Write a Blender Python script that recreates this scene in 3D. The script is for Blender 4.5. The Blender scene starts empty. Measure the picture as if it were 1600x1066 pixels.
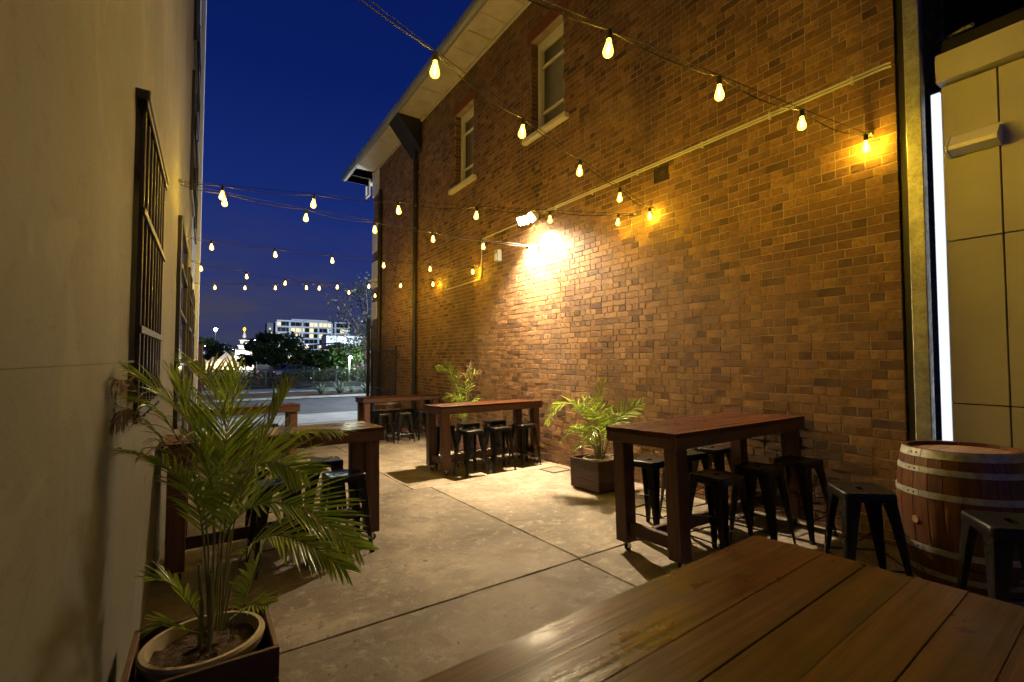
import bpy, bmesh, math, random
from mathutils import Vector, Matrix
R = math.radians
random.seed(7)
scene = bpy.context.scene
COL = scene.collection

# ------------------------------------------------------------------ camera
CAM_H, YAW, PITCH, FPX = 1.53, R(33.5), R(2.1), 722.0
cam_d = bpy.data.cameras.new('camera')
cam_d.sensor_width = 36.0
cam_d.lens = FPX / 1600 * 36
cam_d.clip_start = 0.05
cam_d.clip_end = 3000
cam_d.dof.use_dof = True
cam_d.dof.focus_distance = 6.0
cam_d.dof.aperture_fstop = 5.0
cam = bpy.data.objects.new('camera', cam_d)
COL.objects.link(cam)
cam.location = (0, 0, CAM_H)
cam.rotation_euler = (R(90) + PITCH, 0, -YAW)
scene.camera = cam

# ------------------------------------------------------------------ world: deep blue dusk sky with low cloud
world = bpy.data.worlds.new('World')
scene.world = world
world.use_nodes = True
wn, wl = world.node_tree.nodes, world.node_tree.links
wn.clear()
w_out = wn.new('ShaderNodeOutputWorld')
w_bg = wn.new('ShaderNodeBackground')
w_tc = wn.new('ShaderNodeTexCoord')
w_sep = wn.new('ShaderNodeSeparateXYZ')
w_ramp = wn.new('ShaderNodeValToRGB')
els = w_ramp.color_ramp.elements
els[0].position = 0.0; els[0].color = (0.036, 0.042, 0.115, 1)
els[1].position = 1.0; els[1].color = (0.0010, 0.0055, 0.058, 1)
for p, c in ((0.12, (0.026, 0.038, 0.150, 1)), (0.27, (0.010, 0.026, 0.170, 1)), (0.5, (0.0030, 0.0125, 0.118, 1))):
    e = els.new(p); e.color = c
w_map = wn.new('ShaderNodeMapping'); w_map.inputs['Scale'].default_value = (2.2, 2.2, 9.0)
w_noise = wn.new('ShaderNodeTexNoise')
w_noise.inputs['Scale'].default_value = 1.6; w_noise.inputs['Detail'].default_value = 6; w_noise.inputs['Roughness'].default_value = .6
w_cr = wn.new('ShaderNodeValToRGB')
w_cr.color_ramp.elements[0].position = .40; w_cr.color_ramp.elements[0].color = (0, 0, 0, 1)
w_cr.color_ramp.elements[1].position = .64; w_cr.color_ramp.elements[1].color = (1, 1, 1, 1)
w_low = wn.new('ShaderNodeMapRange')
for k, v in (('From Min', .02), ('From Max', .30), ('To Min', 1.0), ('To Max', 0.0)): w_low.inputs[k].default_value = v
w_mul = wn.new('ShaderNodeMath'); w_mul.operation = 'MULTIPLY'
w_mix = wn.new('ShaderNodeMix'); w_mix.data_type = 'RGBA'
wl.new(w_tc.outputs['Generated'], w_sep.inputs[0])
wl.new(w_sep.outputs['Z'], w_ramp.inputs[0])
wl.new(w_tc.outputs['Generated'], w_map.inputs[0])
wl.new(w_map.outputs[0], w_noise.inputs['Vector'])
wl.new(w_noise.outputs['Fac'], w_cr.inputs[0])
wl.new(w_sep.outputs['Z'], w_low.inputs['Value'])
wl.new(w_cr.outputs[0], w_mul.inputs[0]); wl.new(w_low.outputs[0], w_mul.inputs[1])
wl.new(w_mul.outputs[0], w_mix.inputs[0])
wl.new(w_ramp.outputs[0], w_mix.inputs[6])
w_mix.inputs[7].default_value = (0.060, 0.058, 0.088, 1)
wl.new(w_mix.outputs[2], w_bg.inputs[0])
w_bg.inputs[1].default_value = .82
wl.new(w_bg.outputs[0], w_out.inputs[0])

scene.view_settings.view_transform = 'Standard'
scene.view_settings.look = 'None'
scene.view_settings.exposure = 0.22
scene.view_settings.gamma = 1.0
scene.render.engine = 'CYCLES'
cy = scene.cycles
cy.use_denoising = True
try:
    cy.denoiser = 'OPENIMAGEDENOISE'
except Exception:
    pass
cy.max_bounces = 4; cy.diffuse_bounces = 2; cy.glossy_bounces = 2; cy.transmission_bounces = 3; cy.transparent_max_bounces = 8
cy.sample_clamp_indirect = 6.0
cy.use_light_tree = True
cy.caustics_reflective = False; cy.caustics_refractive = False

FLOOD_L = 1000.0            # radiance of the flood lamp glass
BULB_L = 4200.0            # radiance of one bulb filament
FLOOD_COL = (1.0, 0.76, 0.46)
FLOOD_W = 2500.0           # watts of each flood lamp beam
BULB_COL = (1.0, 0.62, 0.035)
SLOPE = 0.04
TILT = -math.atan(SLOPE)

# ------------------------------------------------------------------ helpers
_fw = Vector((math.sin(YAW) * math.cos(PITCH), math.cos(YAW) * math.cos(PITCH), math.sin(PITCH)))
_rt = Vector((math.cos(YAW), -math.sin(YAW), 0))
_up = _rt.cross(_fw)
_C = Vector((0, 0, CAM_H))
def ray(px, py): return _fw + _rt * ((px - 800) / FPX) - _up * ((py - 533) / FPX)
def at_depth(px, py, d): return _C + ray(px, py) * d
def at_y(px, py, y):
    r = ray(px, py); return _C + r * (y / r.y)
def gz(y): return -SLOPE * min(y, 17.0)

def N(mat): return mat.node_tree.nodes, mat.node_tree.links

class MB:
    def __init__(s): s.v = []; s.f = []; s.m = []
    def add(s, vs, fs, mi=0, M=None):
        b = len(s.v)
        s.v += [tuple(M @ Vector(p)) if M is not None else tuple(p) for p in vs]
        s.f += [tuple(b + i for i in f) for f in fs]; s.m += [mi] * len(fs)
        return s
    def box(s, c, d, ch=0.0, M=None, mi=0):
        hx, hy, hz = d[0] / 2, d[1] / 2, d[2] / 2
        if ch <= 0:
            vs = [(c[0] + i * hx, c[1] + j * hy, c[2] + k * hz) for i in (-1, 1) for j in (-1, 1) for k in (-1, 1)]
            fs = [(0, 1, 3, 2), (4, 6, 7, 5), (0, 4, 5, 1), (2, 3, 7, 6), (0, 2, 6, 4), (1, 5, 7, 3)]
            return s.add(vs, fs, mi, M)
        ch = min(ch, hx * .9, hy * .9, hz * .9)
        vs = []; idx = {}
        for i in (-1, 1):
            for j in (-1, 1):
                for k in (-1, 1):
                    for a in range(3):
                        x = hx - (ch if a != 0 else 0); y = hy - (ch if a != 1 else 0); z = hz - (ch if a != 2 else 0)
                        idx[(i, j, k, a)] = len(vs); vs.append((c[0] + i * x, c[1] + j * y, c[2] + k * z))
        fs = []
        for i in (-1, 1):
            q = [(i, -1, -1, 0), (i, 1, -1, 0), (i, 1, 1, 0), (i, -1, 1, 0)]; fs.append([idx[t] for t in (q if i > 0 else q[::-1])])
            q = [(-1, i, -1, 1), (-1, i, 1, 1), (1, i, 1, 1), (1, i, -1, 1)]; fs.append([idx[t] for t in (q if i > 0 else q[::-1])])
            q = [(-1, -1, i, 2), (1, -1, i, 2), (1, 1, i, 2), (-1, 1, i, 2)]; fs.append([idx[t] for t in (q if i > 0 else q[::-1])])
        for i in (-1, 1):
            for j in (-1, 1):
                q = [(i, j, -1, 0), (i, j, -1, 1), (i, j, 1, 1), (i, j, 1, 0)]; fs.append([idx[t] for t in (q if i * j > 0 else q[::-1])])
                q = [(i, -1, j, 0), (i, 1, j, 0), (i, 1, j, 2), (i, -1, j, 2)]; fs.append([idx[t] for t in (q if i * j > 0 else q[::-1])])
                q = [(-1, i, j, 1), (-1, i, j, 2), (1, i, j, 2), (1, i, j, 1)]; fs.append([idx[t] for t in (q if i * j > 0 else q[::-1])])
        for i in (-1, 1):
            for j in (-1, 1):
                for k in (-1, 1):
                    q = [idx[(i, j, k, a)] for a in range(3)]; fs.append(q if i * j * k > 0 else q[::-1])
        return s.add(vs, fs, mi, M)
    def tube(s, path, r, n=8, mi=0, caps=True):
        path = [Vector(p) for p in path]; rs = r if isinstance(r, (list, tuple)) else [r] * len(path)
        vs = []; fs = []; ref = None
        for i, p in enumerate(path):
            t = (path[min(i + 1, len(path) - 1)] - path[max(i - 1, 0)]).normalized()
            if ref is None: ref = Vector((0, 0, 1)) if abs(t.z) < .9 else Vector((1, 0, 0))
            a = t.cross(ref).normalized(); b = t.cross(a).normalized(); ref = -b if False else ref
            for k in range(n):
                an = 2 * math.pi * k / n
                vs.append(p + a * (rs[i] * math.cos(an)) + b * (rs[i] * math.sin(an)))
        for i in range(len(path) - 1):
            for k in range(n):
                fs.append((i * n + k, i * n + (k + 1) % n, (i + 1) * n + (k + 1) % n, (i + 1) * n + k))
        if caps:
            fs.append(tuple(range(n))[::-1]); fs.append(tuple((len(path) - 1) * n + k for k in range(n)))
        return s.add(vs, fs, mi)
    def lathe(s, prof, n=24, c=(0, 0, 0), mi=0, cap=True, M=None):
        vs = []; fs = []
        for r, z in prof:
            for k in range(n):
                a = 2 * math.pi * k / n; vs.append((c[0] + r * math.cos(a), c[1] + r * math.sin(a), c[2] + z))
        for i in range(len(prof) - 1):
            for k in range(n):
                fs.append((i * n + k, i * n + (k + 1) % n, (i + 1) * n + (k + 1) % n, (i + 1) * n + k))
        if cap:
            fs.append(tuple(range(n))[::-1]); fs.append(tuple((len(prof) - 1) * n + k for k in range(n)))
        return s.add(vs, fs, mi, M)
    def prism(s, poly, d, M=None, mi=0):
        """poly: list of 3D points (planar), d: extrude vector"""
        n = len(poly); d = Vector(d)
        vs = [Vector(p) for p in poly] + [Vector(p) + d for p in poly]
        fs = [tuple(range(n))[::-1], tuple(range(n, 2 * n))] + [(i, (i + 1) % n, n + (i + 1) % n, n + i) for i in range(n)]
        return s.add(vs, fs, mi, M)
    def mesh(s, name, mats, smooth=False, fix=True):
        me = bpy.data.meshes.new(name)
        me.from_pydata([tuple(p) for p in s.v], [], s.f)
        for m in (mats if isinstance(mats, (list, tuple)) else [mats]): me.materials.append(m)
        if any(s.m): me.polygons.foreach_set('material_index', s.m)
        if fix:
            bm = bmesh.new(); bm.from_mesh(me); bmesh.ops.recalc_face_normals(bm, faces=bm.faces); bm.to_mesh(me); bm.free()
        if smooth:
            me.polygons.foreach_set('use_smooth', [True] * len(me.polygons))
            try: me.set_sharp_from_angle(angle=R(38))
            except Exception: pass
        me.update()
        return me
    def build(s, name, mats, parent=None, smooth=False, fix=True):
        return link(name, s.mesh(name, mats, smooth, fix), parent)

def link(name, me, parent=None):
    o = bpy.data.objects.new(name, me); COL.objects.link(o)
    if parent is not None: o.parent = parent
    return o
def tag(o, label=None, cat=None, group=None, kind=None):
    if label: o['label'] = label
    if cat: o['category'] = cat
    if group: o['group'] = group
    if kind: o['kind'] = kind
    return o
def thing(name, label, cat, loc=(0, 0, 0), rot=(0, 0, 0), group=None):
    o = bpy.data.objects.new(name, None); COL.objects.link(o)
    o.empty_display_size = .1; o.location = loc; o.rotation_euler = rot
    return tag(o, label, cat, group)
def kids(o): return [c for c in bpy.data.objects if c.parent == o]
def copy_tree(o, parent=None):
    c = o.copy(); COL.objects.link(c)
    if parent is not None: c.parent = parent
    for ch in o.children: copy_tree(ch, c)
    return c

# ------------------------------------------------------------------ materials
MATS = {}
def base_mat(name, col, rough=.6, metal=0.0, spec=.5, coat=0.0):
    m = bpy.data.materials.new(name); m.use_nodes = True
    b = m.node_tree.nodes['Principled BSDF']
    b.inputs['Base Color'].default_value = (*col, 1); b.inputs['Roughness'].default_value = rough
    b.inputs['Metallic'].default_value = metal; b.inputs['Specular IOR Level'].default_value = spec
    if coat: b.inputs['Coat Weight'].default_value = coat; b.inputs['Coat Roughness'].default_value = .2
    MATS[name] = m
    return m, b
def coords(m, kind='Object', scale=(1, 1, 1), rand=0.0):
    n, l = N(m)
    tc = n.new('ShaderNodeTexCoord'); mp = n.new('ShaderNodeMapping'); mp.inputs['Scale'].default_value = scale
    l.new(tc.outputs[kind], mp.inputs[0])
    if rand:
        oi = n.new('ShaderNodeObjectInfo'); mu = n.new('ShaderNodeMath'); mu.operation = 'MULTIPLY'; mu.inputs[1].default_value = rand
        cb = n.new('ShaderNodeCombineXYZ')
        l.new(oi.outputs['Random'], mu.inputs[0])
        for k in range(3): l.new(mu.outputs[0], cb.inputs[k])
        l.new(cb.outputs[0], mp.inputs['Location'])
    return mp.outputs[0]
def noise(m, vec, scale, detail=4, rough=.55, dist=0.0):
    n, l = N(m); t = n.new('ShaderNodeTexNoise')
    t.inputs['Scale'].default_value = scale; t.inputs['Detail'].default_value = detail; t.inputs['Roughness'].default_value = rough; t.inputs['Distortion'].default_value = dist
    l.new(vec, t.inputs['Vector']); return t.outputs['Fac']
def ramp(m, fac, stops):
    n, l = N(m); r = n.new('ShaderNodeValToRGB'); e = r.color_ramp.elements
    while len(e) < len(stops): e.new(.5)
    for el, (p, c) in zip(e, stops): el.position = p; el.color = (*c, 1) if len(c) == 3 else c
    l.new(fac, r.inputs[0]); return r.outputs[0]
def mixc(m, fac, a, b, mode='MIX'):
    n, l = N(m); x = n.new('ShaderNodeMix'); x.data_type = 'RGBA'; x.blend_type = mode
    if isinstance(fac, (int, float)): x.inputs[0].default_value = fac
    else: l.new(fac, x.inputs[0])
    for i, v in ((6, a), (7, b)):
        if isinstance(v, tuple): x.inputs[i].default_value = (*v, 1)
        else: l.new(v, x.inputs[i])
    return x.outputs[2]
def math_n(m, op, a, b):
    n, l = N(m); x = n.new('ShaderNodeMath'); x.operation = op
    for i, v in ((0, a), (1, b)):
        if isinstance(v, (int, float)): x.inputs[i].default_value = v
        else: l.new(v, x.inputs[i])
    return x.outputs[0]
def bump(m, b, h, strength=.3, dist=.01):
    n, l = N(m); x = n.new('ShaderNodeBump'); x.inputs['Strength'].default_value = strength; x.inputs['Distance'].default_value = dist
    l.new(h, x.inputs['Height']); l.new(x.outputs[0], b.inputs['Normal'])
def setin(m, b, name, sock): N(m)[1].new(sock, b.inputs[name])

# brick: every brick its own tone
m, b = base_mat('brick', (.25, .12, .07), .8, spec=.45)
n, l = N(m)
gi = n.new('ShaderNodeNewGeometry'); oi = n.new('ShaderNodeObjectInfo')
rnd = math_n(m, 'FRACT', math_n(m, 'ADD', gi.outputs['Random Per Island'], math_n(m, 'MULTIPLY', oi.outputs['Random'], 7.31)), 0)
tone = ramp(m, rnd, [(0, (.070, .036, .022)), (.08, (.105, .054, .030)), (.2, (.160, .083, .040)), (.5, (.212, .114, .051)), (.8, (.255, .142, .063)), (1, (.31, .182, .088))])
cw = coords(m, 'Object', (1, 1, 1), 9)
sm = noise(m, cw, 26, 5, .7); lg = noise(m, coords(m, 'Object', (1, 1, 1)), .55, 4, .6)
tone = mixc(m, .85, tone, ramp(m, sm, [(.32, (.38, .34, .30)), (.52, (.95, .92, .88)), (.72, (1.35, 1.3, 1.2))]), 'MULTIPLY')
tone = mixc(m, math_n(m, 'MULTIPLY', ramp(m, lg, [(.45, (0, 0, 0)), (.7, (1, 1, 1))]), .35), tone, (.33, .235, .16))
smear = noise(m, coords(m, 'Object', (1, 1, 2.2)), 5.5, 6, .72)
tone = mixc(m, math_n(m, 'MULTIPLY', ramp(m, smear, [(.58, (0, 0, 0)), (.74, (1, 1, 1))]), .42), tone, (.38, .29, .19))
soot = noise(m, coords(m, 'Object', (1, 1, .6), 0), 1.3, 6, .65)
tone = mixc(m, math_n(m, 'MULTIPLY', ramp(m, soot, [(.47, (0, 0, 0)), (.64, (1, 1, 1))]), .6), tone, (.075, .042, .028))
setin(m, b, 'Base Color', tone)
bump(m, b, noise(m, cw, 60, 6, .7), .55, .006)
m, b = base_mat('mortar', (.40, .33, .25), .95, spec=.2)
v = coords(m, 'Object')
setin(m, b, 'Base Color', ramp(m, noise(m, v, 3, 6, .65), [(.3, (.24, .19, .135)), (.7, (.47, .39, .29))]))
bump(m, b, noise(m, v, 70, 5), .6, .006)
# concrete paving
m, b = base_mat('concrete', (.34, .31, .27), .82, spec=.35)
v = coords(m, 'Object')
big = noise(m, v, .9, 6, .62, .6); mid = noise(m, v, 6, 8, .7); fine = noise(m, v, 90, 3, .6)
c1 = ramp(m, big, [(.32, (.100, .084, .064)), (.46, (.180, .155, .124)), (.56, (.245, .214, .175)), (.70, (.335, .300, .252))])
c1 = mixc(m, .8, c1, ramp(m, mid, [(.34, (.50, .48, .45)), (.5, (.88, .87, .85)), (.68, (1.12, 1.10, 1.06))]), 'MULTIPLY')
patch = noise(m, v, 2.6, 5, .6, 1.2)
c1 = mixc(m, math_n(m, 'MULTIPLY', ramp(m, patch, [(.52, (0, 0, 0)), (.60, (1, 1, 1))]), .62), c1, (.125, .104, .080))
patch2 = noise(m, v, 11, 6, .68, .5)
c1 = mixc(m, math_n(m, 'MULTIPLY', ramp(m, patch2, [(.54, (0, 0, 0)), (.66, (1, 1, 1))]), .5), c1, (.37, .335, .285))
c1 = mixc(m, .55, c1, ramp(m, fine, [(.35, (.55, .54, .53)), (.5, (1, 1, 1)), (.75, (1.15, 1.15, 1.15))]), 'MULTIPLY')
spots = noise(m, v, 23, 2, .5)
c1 = mixc(m, ramp(m, spots, [(.29, (1, 1, 1)), (.33, (0, 0, 0))]), c1, (.08, .07, .06))
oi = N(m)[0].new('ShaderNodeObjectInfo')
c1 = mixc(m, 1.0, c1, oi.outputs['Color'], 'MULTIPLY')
setin(m, b, 'Base Color', c1)
setin(m, b, 'Roughness', ramp(m, mid, [(.3, (.62,) * 3), (.7, (.92,) * 3)]))
bump(m, b, math_n(m, 'ADD', math_n(m, 'MULTIPLY', fine, .5), mid), .45, .008)
m, b = base_mat('joint_dark', (.035, .03, .026), .95)
m, b = base_mat('asphalt', (.06, .06, .062), .85)
v = coords(m, 'Object'); setin(m, b, 'Base Color', ramp(m, noise(m, v, 1.2, 6), [(.3, (.045, .046, .05)), (.7, (.095, .095, .10))]))
m, b = base_mat('footpath', (.33, .33, .33), .85)
v = coords(m, 'Object'); setin(m, b, 'Base Color', ramp(m, noise(m, v, 1.5, 6), [(.3, (.24, .24, .24)), (.7, (.38, .38, .38))]))
m, b = base_mat('soil', (.05, .032, .02), .95)
v = coords(m, 'Object'); hh = noise(m, v, 30, 5, .7)
setin(m, b, 'Base Color', ramp(m, hh, [(.3, (.02, .012, .008)), (.6, (.075, .045, .028)), (.8, (.15, .10, .07))])); bump(m, b, hh, .9, .03)
m, b = base_mat('earth', (.03, .035, .02), .95)
# woods
def wood(name, dark, light, axis, rough=.38, coat=.25, spec=.5):
    m, b = base_mat(name, light, rough, spec=spec, coat=coat)
    sc = [28, 28, 28]; sc[axis] = 1.3
    v = coords(m, 'Object', tuple(sc), 13)
    g = noise(m, v, 1.0, 7, .65, .8)
    sc2 = [70, 70, 70]; sc2[axis] = 2.2
    g2 = noise(m, coords(m, 'Object', tuple(sc2), 5), 1.0, 4, .7)
    oi = N(m)[0].new('ShaderNodeObjectInfo')
    c = ramp(m, g, [(.28, dark), (.52, tuple((x + y) / 2 for x, y in zip(dark, light))), (.75, light)])
    c = mixc(m, .5, c, ramp(m, g2, [(.35, (.5, .46, .42)), (.6, (1, 1, 1))]), 'MULTIPLY')
    c = mixc(m, .75, c, ramp(m, oi.outputs['Random'], [(0, (.62, .58, .55)), (.5, (.95, .92, .9)), (1, (1.25, 1.2, 1.12))]), 'MULTIPLY')
    setin(m, b, 'Base Color', c)
    sm = noise(m, coords(m, 'Object', (1, 1, 1), 3), 5, 5, .65)
    setin(m, b, 'Roughness', ramp(m, sm, [(.3, (rough - .10,) * 3), (.7, (rough + .16,) * 3)]))
    bump(m, b, math_n(m, 'ADD', g2, g), .30, .004)
    return m
wood('merbau_x', (.016, .0055, .003), (.125, .044, .019), 0, .32, .0, .10)
wood('merbau_y', (.055, .022, .012), (.185, .080, .042), 1)
wood('merbau_z', (.040, .017, .010), (.125, .052, .028), 2, .5, .1)
wood('merbau_dark_x', (.040, .017, .010), (.125, .052, .028), 0, .5, .1)
wood('planter_wood', (.030, .012, .008), (.085, .034, .022), 0, .6, .05)
wood('planter_wood_y', (.030, .012, .008), (.085, .034, .022), 1, .6, .05)
wood('stave_oak', (.048, .017, .007), (.150, .058, .022), 2, .36, .15)
wood('head_oak', (.16, .085, .045), (.33, .20, .115), 0, .6, 0)
# metals and paints
m, b = base_mat('black_metal', (.006, .006, .0065), .3, spec=.3)
setin(m, b, 'Roughness', ramp(m, noise(m, coords(m, 'Object', (1, 1, 1), 4), 14, 4), [(.3, (.26,) * 3), (.7, (.34,) * 3)]))
base_mat('black_paint', (.018, .017, .016), .5)
base_mat('rubber', (.012, .012, .012), .8)
m, b = base_mat('chrome', (.55, .53, .50), .3, 1.0)
m, b = base_mat('galvanised', (.42, .44, .42), .5, .75)
v = coords(m, 'Object', (1, 1, 1), 3)
vo = N(m)[0].new('ShaderNodeTexVoronoi'); vo.inputs['Scale'].default_value = 55; N(m)[1].new(v, vo.inputs['Vector'])
setin(m, b, 'Base Color', mixc(m, .6, ramp(m, noise(m, v, 7, 6, .7), [(.3, (.18, .19, .17)), (.7, (.47, .49, .46))]), ramp(m, vo.outputs['Distance'], [(.1, (.35,) * 3), (.6, (.65,) * 3)]), 'SOFT_LIGHT'))
setin(m, b, 'Roughness', ramp(m, noise(m, v, 25, 4), [(.3, (.38,) * 3), (.7, (.68,) * 3)]))
m, b = base_mat('hoop_steel', (.36, .38, .35), .5, .55)
v = coords(m, 'Object'); setin(m, b, 'Base Color', ramp(m, noise(m, v, 16, 6, .7), [(.3, (.17, .16, .14)), (.6, (.36, .38, .35)), (.8, (.48, .5, .46))]))
m, b = base_mat('render_wall', (.46, .43, .37), .82, spec=.3)
v = coords(m, 'Object'); big = noise(m, v, .7, 6, .6); fine = noise(m, v, 120, 3)
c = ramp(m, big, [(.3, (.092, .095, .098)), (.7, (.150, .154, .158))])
c = mixc(m, ramp(m, noise(m, coords(m, 'Object', (1, 9, .5)), 1.2, 5, .65), [(.48, (0, 0, 0)), (.72, (.7, .7, .7))]), c, (.13, .118, .098))
ck = noise(m, coords(m, 'Object', (1, .8, .8)), 1.1, 3, .5, .4)
line = math_n(m, 'LESS_THAN', math_n(m, 'ABSOLUTE', math_n(m, 'SUBTRACT', ck, .5), 0), .0009)
gate_ = ramp(m, noise(m, v, .8, 2), [(.5, (0, 0, 0)), (.56, (1, 1, 1))])
c = mixc(m, math_n(m, 'MULTIPLY', math_n(m, 'MULTIPLY', line, gate_), .55), c, (.09, .08, .065))
scuff = noise(m, coords(m, 'Object', (1, 2.2, 5)), 3.2, 7, .72)
c = mixc(m, math_n(m, 'MULTIPLY', ramp(m, scuff, [(.56, (0, 0, 0)), (.68, (1, 1, 1))]), .45), c, (.075, .070, .060))
c = mixc(m, math_n(m, 'MULTIPLY', ramp(m, noise(m, v, 1.9, 4, .55, .8), [(.58, (0, 0, 0)), (.60, (1, 1, 1))]), .30), c, (.18, .185, .19))
setin(m, b, 'Base Color', c); bump(m, b, math_n(m, 'ADD', fine, math_n(m, 'MULTIPLY', noise(m, v, 7, 5, .6), 2.5)), .26, .006)
m, b = base_mat('panel_paint', (.50, .47, .38), .6)
v = coords(m, 'Object'); setin(m, b, 'Base Color', ramp(m, noise(m, v, 1.6, 5), [(.3, (.48, .48, .44)), (.7, (.58, .58, .53))]))
m, b = base_mat('cream_paint', (.62, .58, .48), .55)
v = coords(m, 'Object'); setin(m, b, 'Base Color', ramp(m, noise(m, v, 2.6, 6, .65), [(.25, (.45, .41, .33)), (.65, (.66, .62, .52))]))
base_mat('white_paint', (.78, .77, .72), .5)
m, b = base_mat('conduit_grey', (.55, .54, .50), .5)
base_mat('gutter_grey', (.30, .33, .34), .45, .2)
base_mat('lintel_red', (.20, .062, .030), .8)
base_mat('dark_recess', (.012, .012, .014), .7)
m, b = base_mat('night_glass', (.012, .014, .018), .08, spec=.7)
m, b = base_mat('clear_glass', (.10, .11, .12), .05, spec=.8)
b.inputs['Alpha'].default_value = .18
m, b = base_mat('terracotta_pot', (.52, .45, .33), .7)
v = coords(m, 'Object'); setin(m, b, 'Base Color', ramp(m, noise(m, v, 12, 5, .65), [(.3, (.22, .185, .125)), (.7, (.36, .31, .225))]))
# leaves
def leaf_mat(name, a, c, trans):
    m = bpy.data.materials.new(name); m.use_nodes = True; MATS[name] = m
    n, l = N(m); b = n['Principled BSDF']; out = n['Material Output']
    gi = n.new('ShaderNodeNewGeometry')
    col = ramp(m, gi.outputs['Random Per Island'], [(0, a), (1, c)])
    col = mixc(m, .5, col, ramp(m, noise(m, coords(m, 'Object'), 14, 4), [(.3, (.6, .6, .55)), (.7, (1.1, 1.1, 1))]), 'MULTIPLY')
    l.new(col, b.inputs['Base Color']); b.inputs['Roughness'].default_value = .36; b.inputs['Specular IOR Level'].default_value = .5
    tr = n.new('ShaderNodeBsdfTranslucent'); l.new(col, tr.inputs['Color'])
    mx = n.new('ShaderNodeMixShader'); mx.inputs[0].default_value = trans
    l.new(b.outputs[0], mx.inputs[1]); l.new(tr.outputs[0], mx.inputs[2]); l.new(mx.outputs[0], out.inputs['Surface'])
    return m
leaf_mat('palm_leaf', (.13, .23, .02), (.33, .45, .05), .42)
leaf_mat('dead_leaf', (.20, .125, .065), (.38, .27, .16), .3)
leaf_mat('tree_leaf', (.035, .075, .018), (.075, .13, .03), .25)
leaf_mat('olive_leaf', (.040, .050, .022), (.075, .085, .04), .2)
leaf_mat('agave_leaf', (.14, .22, .17), (.24, .32, .25), .1)
base_mat('palm_stem', (.14, .15, .05), .55)
base_mat('bark', (.10, .075, .055), .9)
base_mat('facade_white', (.62, .66, .72), .7)
base_mat('facade_grey', (.17, .18, .21), .7)
base_mat('fence_grey', (.13, .14, .14), .6)
base_mat('roof_dark', (.05, .05, .055), .7)
base_mat('tent_cloth', (.75, .66, .52), .8)
def emit(name, col, s):
    m = bpy.data.materials.new(name); m.use_nodes = True; MATS[name] = m
    n, l = N(m); n.remove(n['Principled BSDF']); e = n.new('ShaderNodeEmission')
    e.inputs[0].default_value = (*col, 1); e.inputs[1].default_value = s; l.new(e.outputs[0], n['Material Output'].inputs[0])
    return m
emit('flood_glass', FLOOD_COL, FLOOD_L)
emit('strip_white', (.90, .95, 1.0), .95)
emit('window_warm', (1.0, .82, .48), 1.1)
emit('window_cool', (.75, .9, 1.0), .9)
emit('lamp_white', (.9, .95, 1.0), 60)
emit('lamp_warm', (1.0, .72, .40), 40)
emit('lamp_yellow', (1.0, .72, .03), 3)
emit('lamp_pink', (1.0, .45, .75), 2.5)
m = emit('bulb_glass', (1.0, .60, .09), 2.6)
n, l = N(m); tr = n.new('ShaderNodeBsdfTransparent'); tr.inputs[0].default_value = (1, .93, .75, 1); ad = n.new('ShaderNodeAddShader')
l.new(n['Emission'].outputs[0], ad.inputs[0]); l.new(tr.outputs[0], ad.inputs[1]); l.new(ad.outputs[0], n['Material Output'].inputs[0])
emit('filament', BULB_COL, BULB_L)
X = MATS

# ================================================================== THE SETTING
XW, XL = 4.95, -0.30
YE = 16.5      # far end of the brick wall
# ---- ground beyond and under everything
g = MB(); g.add([(-400, 17.0, -.80), (600, 17.0, -.80), (600, 900, -.80), (-400, 900, -.80)], [(0, 1, 2, 3)])
g.add([(-400, -60, -.80 + .04 * 77 - 3.2), (600, -60, -.80 + .04 * 77 - 3.2), (600, 17, -.80), (-400, 17, -.80)], [(0, 1, 2, 3)])
tag(g.build('ground', X['earth'], fix=False), kind='structure')
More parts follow.
